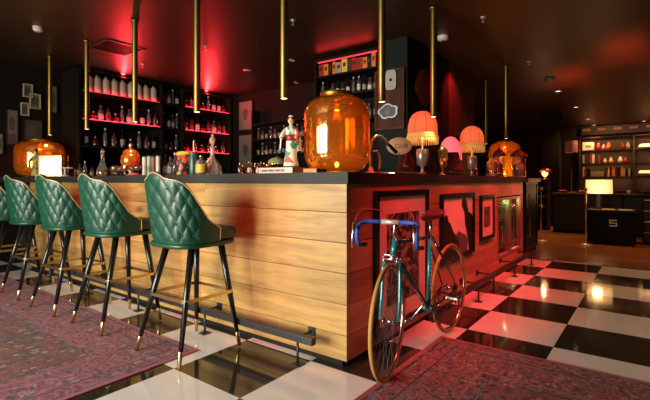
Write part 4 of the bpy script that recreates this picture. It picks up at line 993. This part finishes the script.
# round copper tray on side of partition
o = thing('copper_tray', 'round copper tray hung on the dark wall beyond the walnut board', 'tray', (-.658, 3.12, 2.38))
b = MB(); b.T = Matrix.Rotation(math.pi/2, 4, 'Y'); b.lathe([(0, 0), (.20, .002), (.23, .02), (.24, .022), (.235, .028), (.2, .012), (0, .010)], n=36).build('dish', mat('copper', (.45, .12, .06), .3, 1), o)
spot('red_wall_wash', (-.30, 4.0, 2.9), (-.66, 4.15, 2.35), 90, (1, .03, .04), 75, .8, .04)

# ================================================================== CEILING ITEMS
def ceil_disc(name, x, y, r, h, m, label, cat):
    o = thing(name, label, cat, (x, y, CE))
    MB().lathe([(0, -h), (r*.6, -h), (r*.9, -h*.75), (r, -h*.3), (r, -.001), (0, -.001)], n=24).build('housing', m, o); return o
o = ceil_disc('smoke_detector', -3.957, -.165, .055, .055, M_['white'], 'white smoke detector on the ceiling at upper left', 'smoke detector')
MB().lathe([(.040, -.030), (.056, -.029), (.056, -.024), (.04, -.023)], n=24, caps=False).build('vent_ring', M_['steelgrey'], o)
o = ceil_disc('smoke_detector', -.319, 2.987, .07, .06, M_['white'], 'white smoke detector on the ceiling above the first red lampshade', 'smoke detector')
MB().sphere((0, 0, -.062), .02, sc=(1, 1, .8)).build('sensor', M_['blk'], o)
o = ceil_disc('smoke_detector', .32, 6.214, .075, .06, M_['steelgrey'], 'grey smoke detector on the ceiling of the far room', 'smoke detector')
MB().lathe([(.05, -.032), (.077, -.031), (.077, -.026), (.05, -.025)], n=24, caps=False).build('vent_ring', M_['blk'], o)
o = thing('air_vent', 'square dark air vent in the ceiling above the left bottle shelves', 'vent', (-3.99, .78, CE), 0)
b = MB().box(-.27, -.27, -.015, -.235, .27, -.001).box(.235, -.27, -.015, .27, .27, -.001).box(-.235, -.27, -.015, .235, -.235, -.001).box(-.235, .235, -.015, .235, .27, -.001)
b.build('frame', M_['steel'], o)
b = MB()
for k in range(10): b.prism([(-.235, -.22+k*.048, -.013), (-.235, -.20+k*.048, -.002), (-.235, -.197+k*.048, -.002), (-.235, -.217+k*.048, -.013)], (.47, 0, 0))
b.build('slats', M_['blk'], o)
for i, (x, y, lb) in enumerate(((-4.481, 1.44, 'above the stoneware bottles'), (-2.982, 1.465, 'right of the fourth brass tube'), (-1.444, 1.465, 'right of the fifth brass tube'), (.27, 2.654, 'above the second red lampshade'), (.273, 4.837, 'in the middle of the right ceiling'))):
    o = thing('sprinkler', 'small metal ceiling sprinkler '+lb, 'sprinkler', (x, y, CE), 0, 'ceiling sprinklers')
    MB().lathe([(0, -.012), (.03, -.012), (.032, -.001), (0, -.001)], n=16).build('collar', M_['silver'], o)
    MB().lathe([(0, -.06), (.018, -.058), (.018, -.054), (.006, -.05), (.006, -.012), (0, -.012)], n=12).build('head', M_['silver'], o)
for i, (x, y, lb, on) in enumerate(((-3.466, 2.661, 'dim recessed downlight nearest the fourth brass tube', 0), (-2.514, 2.656, 'dim recessed downlight right of the fifth brass tube', 0), (-3.429, 3.80, 'dim recessed downlight above the framed prints', 0),
      (.24, 7.521, 'nearest lit downlight in the far room ceiling', 1), (.26, 9.88, 'second lit downlight in the far room ceiling', 1), (.247, 12.42, 'third lit downlight in the far room ceiling', 1), (.239, 14.1, 'last lit downlight in the row before the far bookcase', 1), (1.53, 13.92, 'lit downlight at the right edge before the far bookcase', 1))):
    o = thing('downlight', lb, 'ceiling light', (x, y, CE), 0, 'recessed downlights')
    MB().lathe([(.045, -.001), (.07, -.002), (.07, -.008), (.045, -.010)], n=24, caps=False).build('rim', M_['brass'], o)
    MB().lathe([(0, -.004), (.045, -.004), (.045, -.001), (0, -.001)], n=24).build('lens', M_['downlight'] if on else mat('dim_lens', (.5, .3, .3), .4, emit=(1, .5, .45), es=.2), o)

# ================================================================== FAR ROOM
# counter beyond the bar end with glass-fronted cooler under
o = thing('bottle_cooler', 'dark glass-doored bottle cooler standing beyond the end of the bar', 'fridge', (-.15, 5.28, 0))
b = MB().box(-.40, -.40, 0, -.37, .42, 1.14).box(-.37, .39, 0, .35, .42, 1.14).box(-.37, -.40, 0, .35, -.37, 1.14).box(-.37, -.37, 0, .35, .39, .10).box(-.37, -.37, 1.10, .35, .39, 1.14)
b.build('cabinet', M_['blk'], o)
f = MB().box(.352, -.40, .10, .375, -.37, 1.14).box(.352, .39, .10, .375, .42, 1.14).box(.352, -.37, .10, .375, .39, .13).box(.352, -.37, 1.11, .375, .39, 1.14).build('door', M_['steel'], o)
MB().box(.358, -.37, .13, .363, .39, 1.11).build('pane', PANE, f)
MB().tube([(.375, -.33, .3), (.41, -.33, .3), (.41, -.33, .95), (.375, -.33, .95)], .008, 8).build('handle', M_['brass'], f)
for z in (.42, .74): MB().box(-.36, -.36, z-.012, .33, .38, z-.001).build('shelf', M_['steel'], o)
tag(MB().box(-.60, 4.86, 1.141, .26, 5.74, 1.20, .004).build('cooler_top', wood_mat('orange_wood', (.40, .14, .05), (.2, .06, .02), 1, .3, 1, False)), 'orange-brown wooden top over the dark bottle cooler', 'worktop')
for r_, z in enumerate((.1005, .42, .74)):
    for i in range(5):
        k = (WN, AM, TL)[(i+r_) % 3]
        bottle(k[0], k[1], k[2], k[3], (.02+.05*(i % 2), 4.99+i*.14, z), f'{k[4]}, {ORD[i]} from left, {["bottom", "middle", "top"][r_]} shelf of the cooler', group='bottles in the cooler', sc=.85)
# wine rack
o = thing('wine_rack', 'black rack with rows of reddish bottle ends in the far room', 'rack', (-.42, 9.0, 0))
b = MB().box(-.25, -.02, 0, -.22, .40, 1.2).box(.18, -.02, 0, .21, .40, 1.2).box(-.22, .38, 0, .18, .40, 1.2).box(-.22, -.02, 1.17, .18, .38, 1.2)
for z in (.05, .30, .52, .74, .96): b.box(-.22, 0, z, .18, .38, z+.015)
b.build('frame', M_['blk'], o)
k0 = None
for r_, z in enumerate((.535, .755, .975)):
    for i in range(4):
        if k0 is None:
            k0 = thing('wine_bottle', '', 'bottle'); b = MB(); b.T = Matrix.Rotation(math.pi/2, 4, 'X'); b.lathe(PROF['wine'], n=12).build('body', G_['dark'], k0)
            b = MB(); b.T = Matrix.Rotation(math.pi/2, 4, 'X'); b.lathe([(.015, .26), (.018, .262), (.018, .30), (0, .301)], n=10).build('foil', mat('rust_foil', (.35, .06, .03), .4), k0); q = k0
        else: q = copy_tree(k0)
        q.location = (-.585+i*.099, 9.31, z+.039); tag(q, f'lying wine bottle, {ORD[i]} from left, {["lowest", "middle", "top"][r_]} row of the black rack', 'bottle', 'bottles in the black rack')
# globe lamp cluster on the rack
o = thing('globe_lamp', 'metal table lamp with bright globe on top of the black bottle rack', 'lamp', (-.30, 9.2, 1.20))
MB().lathe([(0, 0), (.07, 0), (.07, .012), (.012, .02), (.012, .08), (0, .08)], n=16).build('base', M_['brass'], o)
MB().sphere((0, 0, .13), .07).build('globe', mat('warm_globe', (1, .6, .3), .5, emit=(1, .36, .12), es=4), o)
MB().lathe([(.16, .16), (.13, .22), (.06, .26), (0, .27)], n=24, caps=False).build('metal_shade', mat('copper', 0), o)
point('globe_lamp_light', (-.30, 9.0, 1.42), 7, (1, .5, .22), .05)
# sideboard
SBX0, SBX1, SBY = -.05, 3.2, 8.75
o = thing('sideboard', 'long dark sideboard in the far room behind the glowing table lamp', 'sideboard', (SBX0, SBY, 0))
MB().box(0, 0, 0, SBX1-SBX0, .55, .85).build('body', M_['wall'], o)
MB().box(-.02, -.03, .851, SBX1-SBX0+.02, .57, .885, .003).build('top', WALNUT, o)
for k in range(5): MB().box(.03+k*.65, -.018, .06, .64+k*.65, -.001, .82, .003).build('door', M_['blk'], o)
item = [('bowl', RD, 'red'), ('plate', M_['yellow'], 'yellow'), ('bowl', M_['orange'], 'orange'), ('cup', W, 'white'), ('bowl', M_['green'], 'green'), ('cup', M_['yellow'], 'ochre'), ('bowl', RD, 'dark red')]
for i, x in enumerate((.12, .30, .52, 1.35, 1.62, 1.85, 2.10)):
    nm, m, cn_ = item[i]
    pf = {'bowl': [(0, 0), (.04, 0), (.07, .03), (.09, .07), (.085, .07), (.06, .03), (0, .012)], 'plate': [(0, 0), (.05, 0), (.11, .018), (.11, .022), (0, .01)], 'cup': [(0, 0), (.03, 0), (.04, .08), (.036, .08), (.028, .01), (0, .01)]}[nm]
    lathe_thing(nm, nm, f'{cn_} {nm} on the dark sideboard, {ORD[i]} from the left', (x, 8.9, .885), [('body', pf, m, 20)], 'tableware on the sideboard')
o = thing('red_box', 'orange-red upright box with a bright end at the right edge of the sideboard', 'box', (2.02, 9.18, .885))
MB().box(-.16, -.08, 0, .16, .08, .34, .004).build('box', M_['orange'], o); MB().box(-.16, -.082, .10, -.08, -.0805, .30).build('front_label', M_['yellow'], o)
# trunk with emblem and lamp
o = thing('storage_chest', 'black chest with a pale square emblem under the glowing table lamp', 'chest', (.95, 7.15, 0), R(0))
MB().box(-.17, 0, 0.03, .55, .75, .58, .008).build('body', M_['wall'], o)
MB().box(-.19, -.02, .585, .57, .77, .63, .006).build('lid', M_['blk'], o)
for sx in (-.14, .47):
    for sy in (.05, .65): MB().box(sx, sy, 0, sx+.05, sy+.05, .03).build('foot', M_['blk'], o)
b = MB(); e = .06
b.box(.17, -.006, .34, .29, -.001, .36).box(.17, -.006, .39, .29, -.001, .41).box(.17, -.006, .44, .29, -.001, .46).box(.17, -.006, .41, .19, -.001, .44).box(.27, -.006, .36, .29, -.001, .39)
b.build('emblem', mat('worn_silver', (.6, .5, .35), .5, .2), o)
o = thing('table_lamp', 'table lamp with a glowing cream rectangular shade on the black chest', 'lamp', (.915, 7.72, .63))
MB().lathe([(0, 0), (.09, 0), (.09, .015), (.045, .03), (.045, .22), (.02, .25), (.012, .28), (0, .28)], n=24).build('base', M_['blk'], o)
MB().lathe([(.225, .285), (.218, .55)], n=40, caps=False, sy=.6).build('shade', M_['lampshade'], o)
point('table_lamp_light', (.915, 7.4, .95), 5, (1, .55, .22), .08)
for i, (x, y, cn_, m) in enumerate(((1.10, 7.28, 'tan', M_['yellow']), (1.36, 7.27, 'cream', M_['paper']))):
    o = thing('magazine', f'{cn_} magazine lying on the black chest', 'magazine', (x, y, .63), R(10*i)); MB().box(-.10, -.08, 0, .10, .08, .012, .002).build('cover', m, o)
# drawers
o = thing('drawer_cabinet', 'dark drawer cabinet with chrome edges at the right border of the photo', 'cabinet', (1.60, 7.55, 0))
MB().box(0, 0, 0, .9, .55, .84).build('body', M_['wall'], o)
for k in range(4):
    d_ = MB().box(.02, -.02, .05+k*.195, .88, -.001, .23+k*.195, .003).build('drawer', M_['blk'], o)
    MB().box(.02, -.034, .222+k*.195, .88, -.0205, .232+k*.195).build('chrome_pull', M_['chrome'], d_)
# stanchions
for i, (x, y, lb) in enumerate(((.03, 7.0, 'left slim brass post standing on the far wooden floor'), (.785, 6.92, 'right slim brass post beside the black chest'))):
    lathe_thing('brass_post', 'post', lb, (x, y, 0), [('base', [(0, 0), (.10, 0), (.10, .012), (.03, .03), (0, .03)], M_['silver'], 24), ('pole', [(0, .03), (.014, .03), (.014, .97), (0, .97)], M_['brass'], 14), ('finial', [(0, .97), (.02, .975), (.03, 1.0), (.02, 1.03), (0, 1.035)], M_['brass'], 14)], 'slim brass posts')
# far bookcase
FB = thing('far_bookcase', 'large dark bookcase across the far wall at the right', 'bookcase', (-.20, 14.25, 0))
MB().box(0, .30, 0, 5.2, .34, 2.60).build('back_panel', M_['brownwall'], FB)
for x in (0, 1.45, 3.0, 5.17): MB().box(x, -.02, 0, x+.05, .30, 2.60).build('upright', M_['brownwall'], FB)
for z in (1.28, 1.71, 2.13, 2.55):
    for xc, ln in ((.55, 1.3), (2.05, 1.4)):
        area('shelf_light', (xc, 14.30, z-.04), (xc, 14.42, z-.4), ln, .02, 3.5, (1, .5, .2), 160)
for z in (.86, 1.30, 1.73, 2.16, 2.58):
    for x0, x1 in ((.05, 1.45), (1.50, 3.0), (3.05, 5.17)): MB().box(x0, -.01, z-.03, x1, .299, z-.001).build('shelf_board', WALNUT, FB)
cc = [(RD, 'dark red'), (M_['paper_d'], 'grey'), (M_['orange'], 'rust'), (M_['greenwall'], 'dark'), (M_['paper'], 'cream'), (M_['brownwall'], 'brown')]
for r_, (z, xs0, xs1, nm) in enumerate(((1.30, .10, 1.34, 'lower'), (1.73, .10, .55, 'middle'), (1.30, 2.2, 2.68, 'lower right'))):
    x = xs0; i = 0
    while x < xs1 and i < 18:
        w_ = rnd.uniform(.045, .085)
        if r_ == 0 and .22 < x < .72: x = .73; continue
        m, cn_ = cc[rnd.randrange(6)]; o = thing('book', f'{cn_} upright volume, {ORD[i]} from left on the {nm} far bookcase shelf', 'book', (-.2+x+w_/2, 14.38, z), 0, 'volumes on the far bookcase')
        MB().box(-w_/2+.002, -.10, 0, w_/2-.002, .10, rnd.uniform(.24, .34), .003).build('cover', m, o); x += w_+.006; i += 1
for i in range(3):
    o = thing('book', ['bottom', 'middle', 'top'][i]+' of the flat pale volumes on the lower far bookcase shelf', 'book', (.31, 14.38, 1.30+i*.055)); MB().box(-.18, -.11, 0, .18, .11, .052, .003).build('cover', M_['paper_d'], o)
o = thing('storage_box', 'cream box with dark marks on the upper far bookcase shelf', 'box', (.06, 14.38, 2.16)); MB().box(-.16, -.10, 0, .16, .10, .26, .004).build('box', M_['paper'], o); MB().box(-.08, -.102, .08, .08, -.1005, .16).build('front_mark', M_['steelgrey'], o)
for i, (x, z, s_, m, cn_) in enumerate(((.34, 2.16, 1, RD, 'red'), (.48, 2.16, .8, M_['paper_d'], 'grey'), (.62, 2.16, 1, M_['orange'], 'rust'), (.98, 2.16, .9, RD, 'dark red'), (1.12, 2.16, 1, M_['paper_d'], 'pale'), (.52, 1.73, .7, W, 'white'), (.68, 1.73, .8, M_['yellow'], 'ochre'), (.92, 1.73, .9, W, 'ivory'), (1.05, 1.73, .7, RD, 'crimson'))):
    lathe_thing('vase', 'vase', f'small {cn_} vase on the far bookcase, {"upper" if z > 2 else "middle"} shelf', (x-.0, 14.35, z), [('body', [(0, 0), (.04*s_, 0), (.07*s_, .06*s_), (.06*s_, .13*s_), (.03*s_, .18*s_), (.035*s_, .22*s_), (0, .22*s_)], m, 16)])
for i, z in enumerate((2.14, 1.33)):
    o = thing('shelf_lamp', ('upper' if i == 0 else 'lower')+' lit white lamp on the right bay of the far bookcase', 'lamp', (1.62, 14.33, z+.02))
    MB().lathe([(0, 0), (.06, 0), (.06, .012), (.015, .02), (.015, .05), (0, .05)], n=16).build('base', M_['blk'], o); MB().lathe([(.24, .05), (.20, .13)], n=28, caps=False, sy=.6).build('shade', mat('shelf_shade', (1, .8, .5), .6, emit=(1, .62, .28), es=1.0), o)
# standing lamp with pinkish shade
o = thing('floor_lamp', 'standing lamp with a dusky pink drum shade left of the far bookcase', 'lamp', (on_y(571.5, 12.5)[0], 12.5, 0))
MB().lathe([(0, 0), (.16, 0), (.16, .02), (.012, .03), (.012, 1.95), (0, 1.95)], n=20).build('pole', M_['blk'], o)
MB().lathe([(.17, 2.0), (.16, 2.34)], n=28, caps=False).lathe([(.0, 1.95), (.02, 1.95), (.02, 2.1), (0, 2.1)], n=8).build('shade', mat('dusky_shade', (.25, .09, .07), .8, emit=(1, .22, .15), es=.06), o)
for xb in (.6, 2.2): spot('bookcase_fill', (xb, 12.9, 2.9), (xb, 14.3, 2.5), 60, (1, .5, .22), 90, .9, .05)  # spots added to brighten the dark bookcase
spot('floor_glow', (.0, 10.6, 2.9), (.1, 9.9, 0), 160, (1, .6, .3), 30, .8, .05)
for (x, y, p) in ((1.4, 5.7, 5), (.5, 7.0, 5), (2.9, 4.4, 5)):  # added upward lights with no fixture, redden the ceiling in place of reflections
    area('red_ceiling_fill', (x, y, 2.45), (x, y, 2.95), .5, .3, p, (1, .06, .015), 150)
